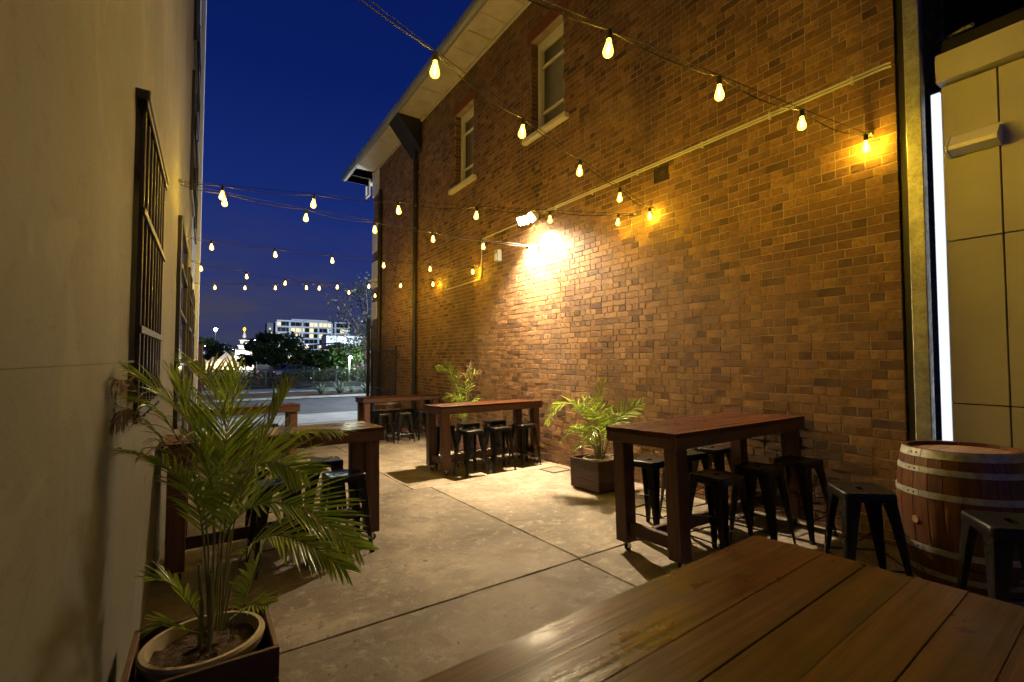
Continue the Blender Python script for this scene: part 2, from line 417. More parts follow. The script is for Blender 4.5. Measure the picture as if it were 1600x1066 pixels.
# ---- alley paving in slabs with open joints
pav = MB()
pav.add([(-.6, -4, .16 - .05), (7, -4, .16 - .05), (7, 17, -.68 - .05), (-.6, 17, -.68 - .05)], [(0, 1, 2, 3)])
pav_o = tag(pav.build('pavement', X['joint_dark'], fix=False), kind='structure')
def slab(x0, x1, y0, y1, tone, gap=.011):
    mb = MB(); x0 += gap / 2; x1 -= gap / 2; y0 += gap / 2; y1 -= gap / 2
    ch = .006; t = .045
    nx = max(2, int((x1 - x0) / .09)); ny = max(2, int((y1 - y0) / .09))
    ring = []
    rr = random.Random(int((x0 * 31 + y0 * 17) * 100))
    jit = lambda: rr.uniform(-.0035, .0035)
    for i in range(nx): ring.append((x0 + (x1 - x0) * i / nx, y0 + jit()))
    for i in range(ny): ring.append((x1 + jit(), y0 + (y1 - y0) * i / ny))
    for i in range(nx): ring.append((x1 - (x1 - x0) * i / nx, y1 + jit()))
    for i in range(ny): ring.append((x0 + jit(), y1 - (y1 - y0) * i / ny))
    cx, cyy = (x0 + x1) / 2, (y0 + y1) / 2
    def ins(p, d): return (p[0] + (d if p[0] < cx - .45 * (x1 - x0) + .01 or p[0] < x0 + .006 else -d if p[0] > x1 - .006 else 0), p[1] + (d if p[1] < y0 + .006 else -d if p[1] > y1 - .006 else 0))
    top = [ins(p, ch) for p in ring]; nn = len(ring)
    vs = [(p[0], p[1], -SLOPE * p[1] - t) for p in ring] + [(p[0], p[1], -SLOPE * p[1] - ch) for p in ring] + [(p[0], p[1], -SLOPE * p[1]) for p in top]
    fs = [(i, (i + 1) % nn, nn + (i + 1) % nn, nn + i) for i in range(nn)] + [(nn + i, nn + (i + 1) % nn, 2 * nn + (i + 1) % nn, 2 * nn + i) for i in range(nn)]
    fs.append(tuple(range(2 * nn, 3 * nn)))
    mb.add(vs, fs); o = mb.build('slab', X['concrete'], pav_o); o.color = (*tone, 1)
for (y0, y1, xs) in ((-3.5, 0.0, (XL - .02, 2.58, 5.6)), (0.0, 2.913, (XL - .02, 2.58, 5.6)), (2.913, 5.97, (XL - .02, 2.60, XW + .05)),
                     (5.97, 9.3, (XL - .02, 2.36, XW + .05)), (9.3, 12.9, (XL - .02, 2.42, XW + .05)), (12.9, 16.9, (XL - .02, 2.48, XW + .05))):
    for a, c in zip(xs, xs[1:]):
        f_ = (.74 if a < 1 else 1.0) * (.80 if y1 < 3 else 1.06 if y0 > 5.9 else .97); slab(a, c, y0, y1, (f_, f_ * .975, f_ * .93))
# narrow filler strip at the offset of the joints
# a steel pit lid set in the paving by the wall
lid = thing('drain_cover', 'small square drain cover set in the concrete beside the brick wall', 'drain cover', (4.62, 5.75, gz(5.75)), (TILT, 0, 0))
q = MB()
for s_ in (-1, 1):
    q.box((s_ * .17, 0, .003), (.022, .362, .010)); q.box((0, s_ * .17, .0035), (.318, .022, .010))
q.build('frame', X['joint_dark'], lid)
MB().box((0, 0, .003), (.30, .30, .008), .003).build('plate', X['concrete'], lid)

cr_ = MB(); cr_.add([(2.60, 3.405, -SLOPE * 3.405 + .0006), (2.84, 3.412, -SLOPE * 3.412 + .0006), (2.84, 3.4155, -SLOPE * 3.4155 + .0006), (2.60, 3.4105, -SLOPE * 3.4105 + .0006)], [(0, 1, 2, 3)])
cr_.build('crack', X['joint_dark'], pav_o, fix=False)

# ---- street beyond the alley
def sheet(name, x0, x1, y0, y1, z, mat):
    return tag(MB().box(((x0 + x1) / 2, (y0 + y1) / 2, z - .05), (x1 - x0, y1 - y0, .1)).build(name, X[mat]), kind='structure')
sheet('footpath', -60, 60, 17.0, 19.6, -.68, 'footpath')
sheet('road', -60, 60, 19.75, 28.4, -.79, 'asphalt')
sheet('kerb', -60, 60, 19.6, 19.75, -.675, 'footpath')
sheet('kerb_far', -60, 60, 28.4, 28.6, -.655, 'footpath')
sheet('garden_bed', -60, 60, 28.6, 33.3, -.69, 'soil')
sheet('kerb_median', -60, 60, 33.3, 33.5, -.66, 'footpath')
sheet('road_far', -60, 60, 33.5, 38.5, -.74, 'footpath')
sheet('verge', -60, 60, 38.5, 46, -.70, 'earth')

# ================================================================== BRICK BUILDING
bld = thing('brick_building', 'two storey brown brick building lit by flood lamp along the alley', 'building')
wins = [(5.90, 6.85), (9.05, 10.00)]; WZ0, WZ1 = 5.62, 7.42
core = MB()
xc0, xc1 = XW + .0042, XW + .32
def cbx(y0, y1, z0, z1): core.box(((xc0 + xc1) / 2, (y0 + y1) / 2, (z0 + z1) / 2), (xc1 - xc0, y1 - y0, z1 - z0))
YN = 1.44
cbx(YN + .006, YE - .006, -1.2, WZ0); cbx(YN + .006, YE - .006, WZ1, 8.6)
for a, c in zip((YN + .006, wins[0][1], wins[1][1]), (wins[0][0], wins[1][0], YE - .006)): cbx(a, c, WZ0, WZ1)
core.box((xc0 + .9, YN + .10, 3.7), (1.2, .18, 9.8))
core.box((xc0 + 3.2, YE - .16, 3.7), (5.8, .30, 9.8))
wall = core.build('wall', X['mortar'], bld)
# bricks
CH, BL, BH, MJ = .086, .230, .110, .010
rb = random.Random(3)
def brick_mb(L, H, D=.05, ch=.0025, rr=rb):
    mb = MB(); j = lambda a=.0032: rr.uniform(-a, a)
    hl, hh = L / 2, H / 2
    fr = [(-.0 + j(.0012), s * (hl - ch) + j(), t * (hh - ch) + j()) for s, t in ((-1, -1), (1, -1), (1, 1), (-1, 1))]
    md = [(ch, s * hl + j(), t * hh + j(.0015)) for s, t in ((-1, -1), (1, -1), (1, 1), (-1, 1))]
    bk = [(D, p[1], p[2]) for p in md]
    mb.add(fr + md + bk, [(3, 2, 1, 0)] + [(i, (i + 1) % 4, 4 + (i + 1) % 4, 4 + i) for i in range(4)] + [(4 + i, 4 + (i + 1) % 4, 8 + (i + 1) % 4, 8 + i) for i in range(4)])
    return mb
cells = []
row = 0; z = -1.15
while z < 8.55:
    head = (row % 2 == 1)
    if row % 6 in (4,): head = False
    L = BH if head else BL
    y = YN - (0 if head else .0)
    if not head and row % 4 == 2: y = YN - .06
    first = True
    while y < YE:
        ll = L
        if rb.random() < .06: ll = BH if L == BL else BL
        y0, y1 = max(y, YN), min(y + ll, YE)
        y += ll + MJ
        zc = z + (CH - MJ) / 2
        segs = [(y0, y1)]
        if WZ0 - .02 < zc < WZ1 + .02:
            for a, c in wins:
                ns = []
                for p, q2 in segs:
                    if q2 <= a or p >= c: ns.append((p, q2))
                    else:
                        if p < a - .02: ns.append((p, a))
                        if q2 > c + .02: ns.append((c, q2))
                segs = ns
        for p, q2 in segs:
            if q2 - p > .025: cells.append((p, q2, zc))
    z += CH; row += 1
def vis(c):
    y, zz = (c[0] + c[1]) / 2, c[2]
    d = Vector((XW, y, zz)) - _C; dz = d.dot(_fw)
    px = 800 + FPX * d.dot(_rt) / dz; py = 533 - FPX * d.dot(_up) / dz
    hid = 1270 > px > 960 and py > 640 or px > 1280 and py > 730
    return 0 <= px <= 1600 and 5 < py < 800 and not hid, (c[1] - c[0]) / dz ** 2
cand = []
for i, c in enumerate(cells):
    ok, a = vis(c)
    if ok: cand.append((a, i))
cand.sort(reverse=True)
near = set(i for a, i in cand[:300])
variants = {}
rest = MB()
for i, (y0, y1, zc) in enumerate(cells):
    L = y1 - y0; H = CH - MJ
    loc = (XW + rb.uniform(-.0016, .0016), (y0 + y1) / 2, zc + rb.uniform(-.001, .001))
    if i in near:
        key = (round(L, 2), rb.randrange(4))
        if key not in variants: variants[key] = brick_mb(L, H).mesh('brick', X['brick'])
        o = link('brick', variants[key], wall); o.location = loc; o.rotation_euler = (rb.uniform(-.006, .006), 0, rb.uniform(-.010, .010))
    else:
        bmb = brick_mb(L, H)
        rest.add([(p[0] + loc[0], p[1] + loc[1], p[2] + loc[2]) for p in bmb.v], bmb.f)
# bricks of the window reveals and of the near return
for a, c in wins:
    z = WZ0 + .005
    while z < WZ1 - .04:
        for (yy, s_) in ((c, -1), (a, 1)):
            rest.box((XW + .115, yy - s_ * .02 * 1, z + .038), (.19, .052, .076), .004)
        z += CH
zz = -1.15; k = 0
while zz < 8.55:
    x = XW + .062 + (0 if k % 2 else .12)
    while x < XW + 1.3:
        rest.box((x + .115, YN + .03, zz + .038), (.23, .05, .076), .004); x += .24
    zz += CH; k += 1
tag(rest.build('bricks', X['brick'], wall), kind='stuff')
# windows
for wi, (a, c) in enumerate(wins):
    w = bpy.data.objects.new('window', None); COL.objects.link(w); w.parent = bld
    xf = XW + .17; wd = c - a; hgt = WZ1 - WZ0
    fr = MB()
    y0, y1 = a + .025, c - .025
    fr.box((xf + .03, y0 + .045, (WZ0 + WZ1) / 2), (.10, .09, hgt), .006); fr.box((xf + .03, y1 - .045, (WZ0 + WZ1) / 2), (.10, .09, hgt), .006)
    fr.box((xf + .032, (a + c) / 2, WZ1 - .07), (.10, y1 - y0 - .18, .14), .006); fr.box((xf + .032, (a + c) / 2, WZ0 + .10), (.10, y1 - y0 - .18, .13), .006)
    fr.build('frame', X['white_paint'], w)
    for zb in (WZ0 + .46, WZ1 - .46): MB().box((xf + .045, (a + c) / 2, zb), (.05, wd - .232, .045), .005).build('glazing_bar', X['white_paint'], w)
    for z0, z1 in ((WZ0 + .165, WZ0 + .437), (WZ0 + .483, WZ1 - .483), (WZ1 - .437, WZ1 - .14)):
        MB().box((xf + .06, (a + c) / 2, (z0 + z1) / 2), (.008, wd - .234, z1 - z0)).build('pane', X['clear_glass'], w)
    MB().box((XW + .05, (a + c) / 2 + .01, WZ0 - .055), (.30, wd + .30, .10), .012).build('sill', X['cream_paint'], w)
    MB().box((XW + .06, (a + c) / 2, WZ1 + .12), (.125, wd + .22, .232), .006).build('lintel', X['lintel_red'], w)
    MB().box((xc1 + .05, (a + c) / 2, (WZ0 + WZ1) / 2), (.02, wd + .1, hgt + .1)).build('curtain', X['cream_paint'], w)
# eaves
roof = bpy.data.objects.new('roof', None); COL.objects.link(roof); roof.parent = bld
XG = 4.22; YR = 17.9
so = MB()
yy = -2.0
while yy < YR - .01:
    y2 = min(yy + 1.198, YR)
    so.box(((XG + .06 + XW + .2) / 2, (yy + y2) / 2, 8.245), (XW + .2 - XG - .06, y2 - yy - .006, .02), .002); yy += 1.2
so.build('soffit', X['cream_paint'], roof)
MB().box(((XG + .06 + XW) / 2 + .05, (YR - 2) / 2, 8.30), (.8, YR + 1.9, .06)).build('soffit_backing', X['dark_recess'], roof)
yy = -1.4
while yy < 11:
    MB().box(((XG + XW) / 2 + .05, yy, 8.222), (.62, .085, .045), .012).build('soffit_band', X['cream_paint'], roof); yy += 1.2  # shallow raised bands spaced evenly across the soffit
MB().box((XW - .03, (YR - 2) / 2 - .6, 8.205), (.055, YR + .6, .07), .01).build('cornice', X['cream_paint'], roof)
gu = MB()
prof = [(XG - .085, 8.40), (XG - .085, 8.31), (XG - .06, 8.255), (XG, 8.235), (XG + .055, 8.24), (XG + .055, 8.42), (XG + .03, 8.42), (XG + .03, 8.27), (XG - .05, 8.285), (XG - .066, 8.40)]
gu.prism([(p[0], -2, p[1]) for p in prof], (0, YR + 2.05, 0)); gu.build('gutter', X['gutter_grey'], roof)
rf = MB(); rf.add([(XG - .02, -2, 8.43), (XG - .02, YR, 8.43), (9, 13, 11.2), (9, -2, 11.2), (XG - .02, -2, 8.40), (XG - .02, YR, 8.40), (9, 13, 11.1), (9, -2, 11.1), (13, YR, 8.4), (13, YR, 8.37)],
    [(0, 1, 2, 3), (4, 7, 6, 5), (0, 4, 5, 1), (1, 8, 2), (5, 6, 9)]); rf.build('roof_slope', X['roof_dark'], roof, fix=False)
MB().box((8.6, YR - .72, 8.25), (8.6, 1.42, .03)).build('front_soffit', X['cream_paint'], roof)
# rainwater head and downpipes
dp = bpy.data.objects.new('downpipe', None); COL.objects.link(dp); dp.parent = bld
hd = MB()
poly = [(XG + .0, 8.25), (XW - .01, 8.25), (XW - .01, 7.35), (XW - .22, 7.62)]
hd.prism([(p[0], 12.05, p[1]) for p in poly], (0, .75, 0)); hd.build('rainwater_head', X['black_paint'], dp)
MB().tube([(XW - .075, 12.36, 7.6), (XW - .075, 12.36, -.5)], .06, 12).build('pipe', X['black_paint'], dp, True)
for zc in (1.0, 3.1, 5.2, 6.9): MB().box((XW - .06, 12.36, zc), (.15, .17, .04), .006).build('bracket', X['black_paint'], dp)
dq = bpy.data.objects.new('downpipe', None); COL.objects.link(dq); dq.parent = bld
MB().tube([(XW - .07, 15.55, 7.3), (XW - .07, 15.55, -.6)], .065, 12).build('pipe', X['black_paint'], dq, True)
for zc in (2.9, 5.0, 7.0): MB().box((XW - .055, 15.55, zc), (.15, .18, .04), .006).build('bracket', X['black_paint'], dq)
# white stucco blocks at the far corner
for z0, z1, y0, pr in ((7.35, 8.18, 15.9, .035), (5.3, 6.3, 16.05, .02), (4.35, 4.95, 15.95, .03), (2.9, 3.5, 16.0, .03)):
    MB().box((XW + .1 - pr / 2, (y0 + 16.62) / 2, (z0 + z1) / 2), (.2 + pr, 16.62 - y0, z1 - z0), .01).build('quoin', X['white_paint'], bld)
cp = MB(); cp.box((XW + .05, 16.30, 4.62 - .35), (.36, .8, .12), .02); cp.box((XW + .06, 16.30, 4.16), (.26, .7, .10), .02); cp.box((XW + .07, 16.3, 4.06), (.2, .64, .10), .015)
cp.build('capital', X['white_paint'], bld)
bk = MB(); bk.box((XW - .1, 16.75, 7.75), (.06, .06, .5)); bk.box((XW - .1, 16.95, 7.48), (.06, .46, .06)); bk.box((XW - .1, 17.15, 7.7), (.06, .06, .38))
bk.build('bracket', X['white_paint'], bld)
# terracotta air brick
av = MB(); y0, z0 = 3.805, 3.85
av.box((XW + .012, y0 + .115, z0 + .1), (.02, .23, .2))
for i in range(8): av.box((XW - .002, y0 + .008 + i * .0305, z0 + .1), (.012, .012, .2), .002)
for i in range(7): av.box((XW - .0035, y0 + .115, z0 + .008 + i * .0307), (.012, .23, .012), .002)
av.build('air_vent', X['dark_recess'], bld)
# ---- conduit along the wall
cd = thing('conduit', 'pale twin conduit clipped along the brick wall above the string lights', 'conduit')
MB().tube([(XW - .02, YN + .02, 4.105), (XW - .02, YN + .06, 4.11), (XW - .02, 6.45, 4.12)], .011, 8).build('pipe', X['conduit_grey'], cd, True)
MB().tube([(XW - .02, YN + .02, 4.072), (XW - .02, YN + .06, 4.08), (XW - .02, 6.45, 4.09)], .011, 8).build('pipe', X['conduit_grey'], cd, True)
MB().tube([(XW - .02, 7.0, 4.10), (XW - .02, 8.58, 4.10), (XW - .02, 8.64, 4.04), (XW - .02, 8.64, 3.30), (XW - .02, 8.70, 3.24), (XW - .02, 10.4, 3.22)], .012, 8).build('pipe', X['conduit_grey'], cd, True)
for yc in (1.75, 2.5, 3.3, 4.3, 5.2, 6.1): MB().box((XW - .017, yc, 4.093), (.034, .022, .078), .004).build('clip', X['conduit_grey'], cd)
# ---- twin flood light on the wall
fl = thing('flood_light', 'glaring twin head flood light fixed high on the brick wall', 'flood light', (XW, 6.68, 4.06))
MB().box((-.03, 0, .02), (.06, .16, .16), .01).build('mount', X['white_paint'], fl)
MB().tube([(-.05, 0, 0), (-.13, 0, -.02), (-.17, .12, -.03)], .014, 8).build('arm', X['white_paint'], fl, True)
MB().tube([(-.13, 0, -.02), (-.17, -.12, -.03)], .014, 8).build('arm', X['white_paint'], fl, True)
for s_, yaw in ((.135, 18), (-.135, -18)):
    M = Matrix.Translation((-.20, s_, -.04)) @ Matrix.Rotation(R(yaw), 4, 'Z') @ Matrix.Rotation(R(-40), 4, 'Y')
    hd = MB()
    hd.box((.02, 0, 0), (.06, .23, .17), .012, M)
    for k in range(6): hd.box((.066, -.09 + k * .036, 0), (.034, .008, .14), 0, M)
    h = hd.build('lamp_head', X['white_paint'], fl)
    MB().box((-.0135, 0, 0), (.004, .20, .14), 0, M).build('lamp_glass', X['flood_glass'], h)
    bd = bpy.data.lights.new('flood_beam', 'SPOT'); bd.energy = FLOOD_W; bd.color = FLOOD_COL; bd.spot_size = R(94); bd.spot_blend = 1.0; bd.shadow_soft_size = .035
    bo = bpy.data.objects.new('flood_beam', bd); COL.objects.link(bo); bo.parent = fl
    bo.location = M @ Vector((-.10, -.5 * s_, 0)); bo.rotation_euler = (Vector((-.12, .17, -.98)) if s_ > 0 else Vector((-.06, -.50, -.86))).to_track_quat('-Z', 'Y').to_euler()
# ---- small grey sensor box
sb = thing('sensor_box', 'small grey box on the brick wall near the flood light', 'sensor')
MB().box((XW - .05, 7.92, 3.60), (.10, .15, .24), .012).build('housing', X['gutter_grey'], sb)
MB().box((XW - .104, 7.92, 3.57), (.008, .09, .14), .003).build('lens', X['white_paint'], sb)

# ================================================================== RENDERED BUILDING on the other side
rbd = thing('rendered_building', 'smooth cream rendered building with barred window close on the alley side', 'building')
YB0, YB1 = -4.0, 15.9
lw = []
W1 = (2.77, 4.00, 1.24, 2.74)
def lwall(z0, z1, y0=YB0, y1=YB1): lw.append((y0, y1, z0, z1))
mb = MB()
def lb(y0, y1, z0, z1): mb.box((XL - .16, (y0 + y1) / 2, (z0 + z1) / 2), (.32, y1 - y0, z1 - z0))
lb(YB0, YB1, -1.2, W1[2]); lb(YB0, W1[0], W1[2], 1.509); lb(W1[1], YB1, W1[2], 1.509)
lb(YB0, W1[0], 1.5105, W1[3]); lb(W1[1], YB1, 1.5105, W1[3]); lb(YB0, YB1, W1[3], 14)
mb.box((XL - .17, 5, 1.51), (.30, 17, .01))
rw = mb.build('wall', X['render_wall'], rbd)
MB().box((XL - 3.5, (YB0 + YB1) / 2, 6), (6.3, YB1 - YB0 - .2, 15.6)).build('wall_core', X['render_wall'], rbd)
gw = bpy.data.objects.new('barred_window', None); COL.objects.link(gw); gw.parent = rbd
MB().box((XL - .10, (W1[0] + W1[1]) / 2, (W1[2] + W1[3]) / 2), (.02, W1[1] - W1[0], W1[3] - W1[2])).build('pane', X['night_glass'], gw)
for k in range(8):
    MB().box((XL + .03, W1[0] + .02 + k * (W1[1] - W1[0] - .04) / 7, (W1[2] + W1[3]) / 2), (.02, .02, W1[3] - W1[2] + .04), .003).build('bar', X['black_paint'], gw)
for zc in (W1[2] + .03, 1.665, 2.22, W1[3] - .01):
    MB().box((XL + .045, (W1[0] + W1[1]) / 2, zc), (.010, W1[1] - W1[0] + .08, .035), .002).build('rail', X['black_paint'], gw)
MB().box((XL + .012, (W1[0] + W1[1]) / 2, W1[3] + .035), (.09, W1[1] - W1[0] + .06, .05), .004).build('hood', X['black_paint'], gw)
def lwin(y0, y1, z0, z1, rails):
    w = bpy.data.objects.new('window', None); COL.objects.link(w); w.parent = rbd
    MB().box((XL + .006, (y0 + y1) / 2, (z0 + z1) / 2), (.012, y1 - y0 - .02, z1 - z0 - .02)).build('pane', X['night_glass'], w)
    f = MB()
    for yy in (y0, y1): f.box((XL + .02, yy, (z0 + z1) / 2), (.045, .06, z1 - z0), .005)
    f.box((XL + .021, (y0 + y1) / 2, z1), (.05, y1 - y0 + .06, .06), .005); f.box((XL + .021, (y0 + y1) / 2, z0), (.05, y1 - y0 + .06, .06), .005)
    f.build('frame', X['black_paint'], w)
    for zc in rails: MB().box((XL + .028, (y0 + y1) / 2, zc), (.045, y1 - y0 - .07, .045), .005).build('rail', X['black_paint'], w)
lwin(6.55, 8.6, .75, 3.15, (1.45, 2.07, 2.62)); lwin(9.9, 11.4, .7, 3.1, (1.45, 2.07, 2.62)); lwin(12.7, 14.4, .7, 3.05, (1.45, 2.07, 2.62))
lwin(9.8, 11.6, 4.5, 6.6, (5.5,)); lwin(12.7, 14.4, 4.5, 6.5, (5.5,)); lwin(9.8, 11.6, 7.2, 9.2, (8.2,)); lwin(12.7, 14.4, 7.2, 9.2, (8.2,)); lwin(9.8, 11.6, 9.8, 11.8, (10.8,))
MB().box((XL + .05, 15.75, 6.4), (.12, .3, 15.2), .01).build('pilaster', X['facade_white'], rbd)
# timber post at the end of the wall
ps = thing('timber_post', 'dark timber post standing at the street end of the rendered wall', 'post', (XL + .12, 16.7, gz(16.7)))
MB().box((0, 0, 1.3), (.2, .2, 2.6), .012).build('shaft', X['merbau_z'], ps)
MB().box((0, 0, 2.61), (.23, .23, .05), .012).build('cap', X['merbau_z'], ps)

# ================================================================== PANELLED BUILDING behind the barrel
pb = thing('panelled_building', 'beige panel clad building beyond the end of the brick wall', 'building')
XP = 5.10
ys = [1.185, .85, -.45, -1.75, -3.0]; zs = [-.2, 1.16, 2.49, 3.80]
for y1, y0 in zip(ys, ys[1:]):
    for z0, z1 in zip(zs, zs[1:]):
        MB().box((XP + .02, (y0 + y1) / 2, (z0 + z1) / 2), (.04, y1 - y0 - .010, z1 - z0 - .010), .002).build('panel', X['panel_paint'], pb)
MB().box((XP + .14, -.9, 2.0), (.2, 4.16, 4.4)).build('wall', X['dark_recess'], pb)
MB().box((XP - .005, -.9, 3.93), (.15, 4.19, .23), .004).build('fascia', X['panel_paint'], pb)
MB().box((XP + 1.6, -.9, 5.6), (.1, 6, 3.4)).build('upper_wall', X['dark_recess'], pb)
MB().box((XP + .7, -.9, 6.0), (2.2, 6, .1)).build('upper_soffit', X['dark_recess'], pb)
MB().tube([(XP + .3, 1.3, 4.35), (XP + .12, 1.0, 4.28)], .018, 8).build('pipe', X['gutter_grey'], pb, True)
sl = thing('light_strip', 'tall white glowing slot beside the steel post', 'light strip')
MB().box((XP + .03, 1.222, 1.86), (.03, .058, 3.82)).build('diffuser', X['strip_white'], sl)
MB().box((XP + .06, 1.222, 1.86), (.02, .07, 3.86)).build('housing', X['gutter_grey'], sl)
st = thing('steel_post', 'tall galvanised steel post at the near end of the brick wall', 'post', (XW + .01, 1.315, gz(1.3)))
MB().box((0, 0, 2.9), (.10, .105, 5.8), .006).build('shaft', X['galvanised'], st)
MB().box((0, 0, .006), (.2, .2, .012), .002).build('base_plate', X['galvanised'], st)
bp = thing('black_downpipe', 'black downpipe between the brick wall end and the steel post', 'downpipe', (XW + .07, 1.405, 0))
MB().box((0, 0, 4), (.09, .062, 9.0), .01).build('pipe', X['black_paint'], bp)
for zc in (1.7, 4.2): MB().box((0.01, 0, zc), (.105, .068, .04), .004).build('bracket', X['black_paint'], bp)
# unlit wedge wall light on the panel
wl_ = thing('wall_light', 'unlit white wedge wall light on the beige panels', 'wall light', (XP, 1.0, 3.25))
MB().box((-.008, -.02, .0), (.016, .30, .12), .004).build('back_plate', X['white_paint'], wl_)
sh = MB(); poly = [(-.016, .075), (-.05, .085), (-.15, -.02), (-.145, -.05), (-.016, -.075)]
sh.prism([(p[0], -.15, p[1]) for p in poly], (0, .27, 0)); sh.build('shade', X['white_paint'], wl_)
for yy in (-.163, .123): 
    e_ = MB(); e_.prism([(p[0] * 1.06, yy, p[1] * 1.08) for p in poly], (0, .012, 0)); e_.build('end_cap', X['white_paint'], wl_)

# ================================================================== GATE
gt = thing('iron_gate', 'black iron gate swung open against the far end of the brick wall', 'gate', (XW - .22, 0, 0))
gb = gz(14.8)
MB().box((0, 16.25, gb + 1.75), (.10, .10, 3.5), .008).build('post', X['black_paint'], gt)
MB().box((0.02, 15.95, gb + 1.6), (.05, .05, 3.2), .006).build('post', X['black_paint'], gt)
for yy in (13.45, 15.8): MB().box((0, yy, gb + 1.25), (.05, .05, 2.5), .005).build('stile', X['black_paint'], gt)
for zc in (.15, 1.15, 2.35): MB().box((0, 14.62, gb + zc), (.04, 2.30, .05), .004).build('rail', X['black_paint'], gt)
k = 0
while 13.6 + k * .12 < 15.75:
    MB().tube([(0, 13.6 + k * .12, gb + .1), (0, 13.6 + k * .12, gb + 2.35)], .009, 6).build('bar', X['black_paint'], gt, True); k += 1
cir = [(0, 14.75 + .19 * math.cos(a * math.pi / 12), gb + 2.6 + .19 * math.sin(a * math.pi / 12)) for a in range(25)]
MB().tube(cir, .012, 6).build('ring', X['black_paint'], gt, True)
MB().tube([(0, 13.5, gb + 2.45), (0, 13.9, gb + 2.42), (0, 14.3, gb + 2.62), (0, 14.5, gb + 2.62)], .011, 6).build('scroll', X['black_paint'], gt, True)
MB().tube([(0, 15.75, gb + 2.95), (0, 15.4, gb + 2.62), (0, 15.05, gb + 2.55)], .011, 6).build('scroll', X['black_paint'], gt, True)

# ================================================================== BAR TABLES
def bar_table(label, x0, x1, y0, y1, h=1.05, along='x'):
    """table running across the alley; x0..x1 long, y0..y1 wide"""
    cx, cyy = (x0 + x1) / 2, (y0 + y1) / 2
    t = thing('bar_table', label, 'bar table', (cx, cyy, gz(cyy)), (TILT, 0, 0), 'timber bar tables on castors')
    L, W = x1 - x0, y1 - y0
    npl = 8; pw = (W - .0) / npl
    rr = random.Random(int(x0 * 100 + y0 * 37))
    top = bpy.data.objects.new('table_top', None); COL.objects.link(top); top.parent = t
    for i in range(npl):
        yy = -W / 2 + pw * (i + .5)
        MB().box((0, yy, h - .016 + rr.uniform(-.0012, .0012)), (L - .001 * (i % 3), pw - .0006, .032), .0011).build('plank', X['merbau_x'], top)
    for s_ in (-1, 1):
        MB().box((0, s_ * (W / 2 - .016), h - .0785), (L - .012, .032, .088), .004).build('apron', X['merbau_dark_x'], t)
        MB().box((s_ * (L / 2 - .023), 0, h - .0785), (.032, W - .066, .088), .004).build('apron', X['planter_wood_y'], t)
    lw_ = .125
    for sx in (-1, 1):
        for sy in (-1, 1):
            lx, ly = sx * (L / 2 - lw_ / 2 - .042), sy * (W / 2 - lw_ / 2 - .034)
            lg = MB().box((lx, ly, (h - .034 + .085) / 2), (lw_, lw_, h - .034 - .085), .006).build('leg', X['merbau_z'], t)
            c = MB(); c.box((lx, ly, .079), (.07, .07, .010), .002)
            for q2 in (-1, 1): c.box((lx + .006, ly + q2 * .019, .052), (.030, .004, .05))
            ca = c.build('caster', X['chrome'], t)
            M = Matrix.Translation((lx + .012, ly, .032)) @ Matrix.Rotation(R(90), 4, 'X')
            MB().lathe([(.008, -.014), (.028, -.014), (.032, -.009), (.032, .009), (.028, .014), (.008, .014)], 16, M=M).build('wheel', X['rubber'], ca, True)
        MB().box((sx * (L / 2 - lw_ / 2 - .042), 0, .20), (.05, W - .07 - 2 * lw_, .10), .005).build('end_rail', X['planter_wood_y'], t)
    MB().box((0, 0, .205), (L - .085 - lw_ - .055, .045, .10), .005).build('foot_rail', X['merbau_dark_x'], t)
    return t
bar_table('timber bar table with the stools beside the barrel, end to the brick wall', 2.93, 4.90, 2.17, 2.90)
bar_table('timber bar table casting a shadow under the flood light by the brick wall', 2.97, 4.88, 6.38, 7.10)
bar_table('timber bar table furthest down the brick wall, near the open gate', 3.00, 4.90, 10.62, 11.30)
bar_table('timber bar table behind the big palm, end to the rendered wall', -.27, 1.43, 4.30, 5.02)
bar_table('timber bar table half hidden by palm fronds before the street', -.26, 1.44, 9.05, 9.75)
t1 = bar_table('dark plank table top close up along the bottom of the picture', -.25, 1.345, -.043, .672)
t1.rotation_euler[2] = R(2.0)

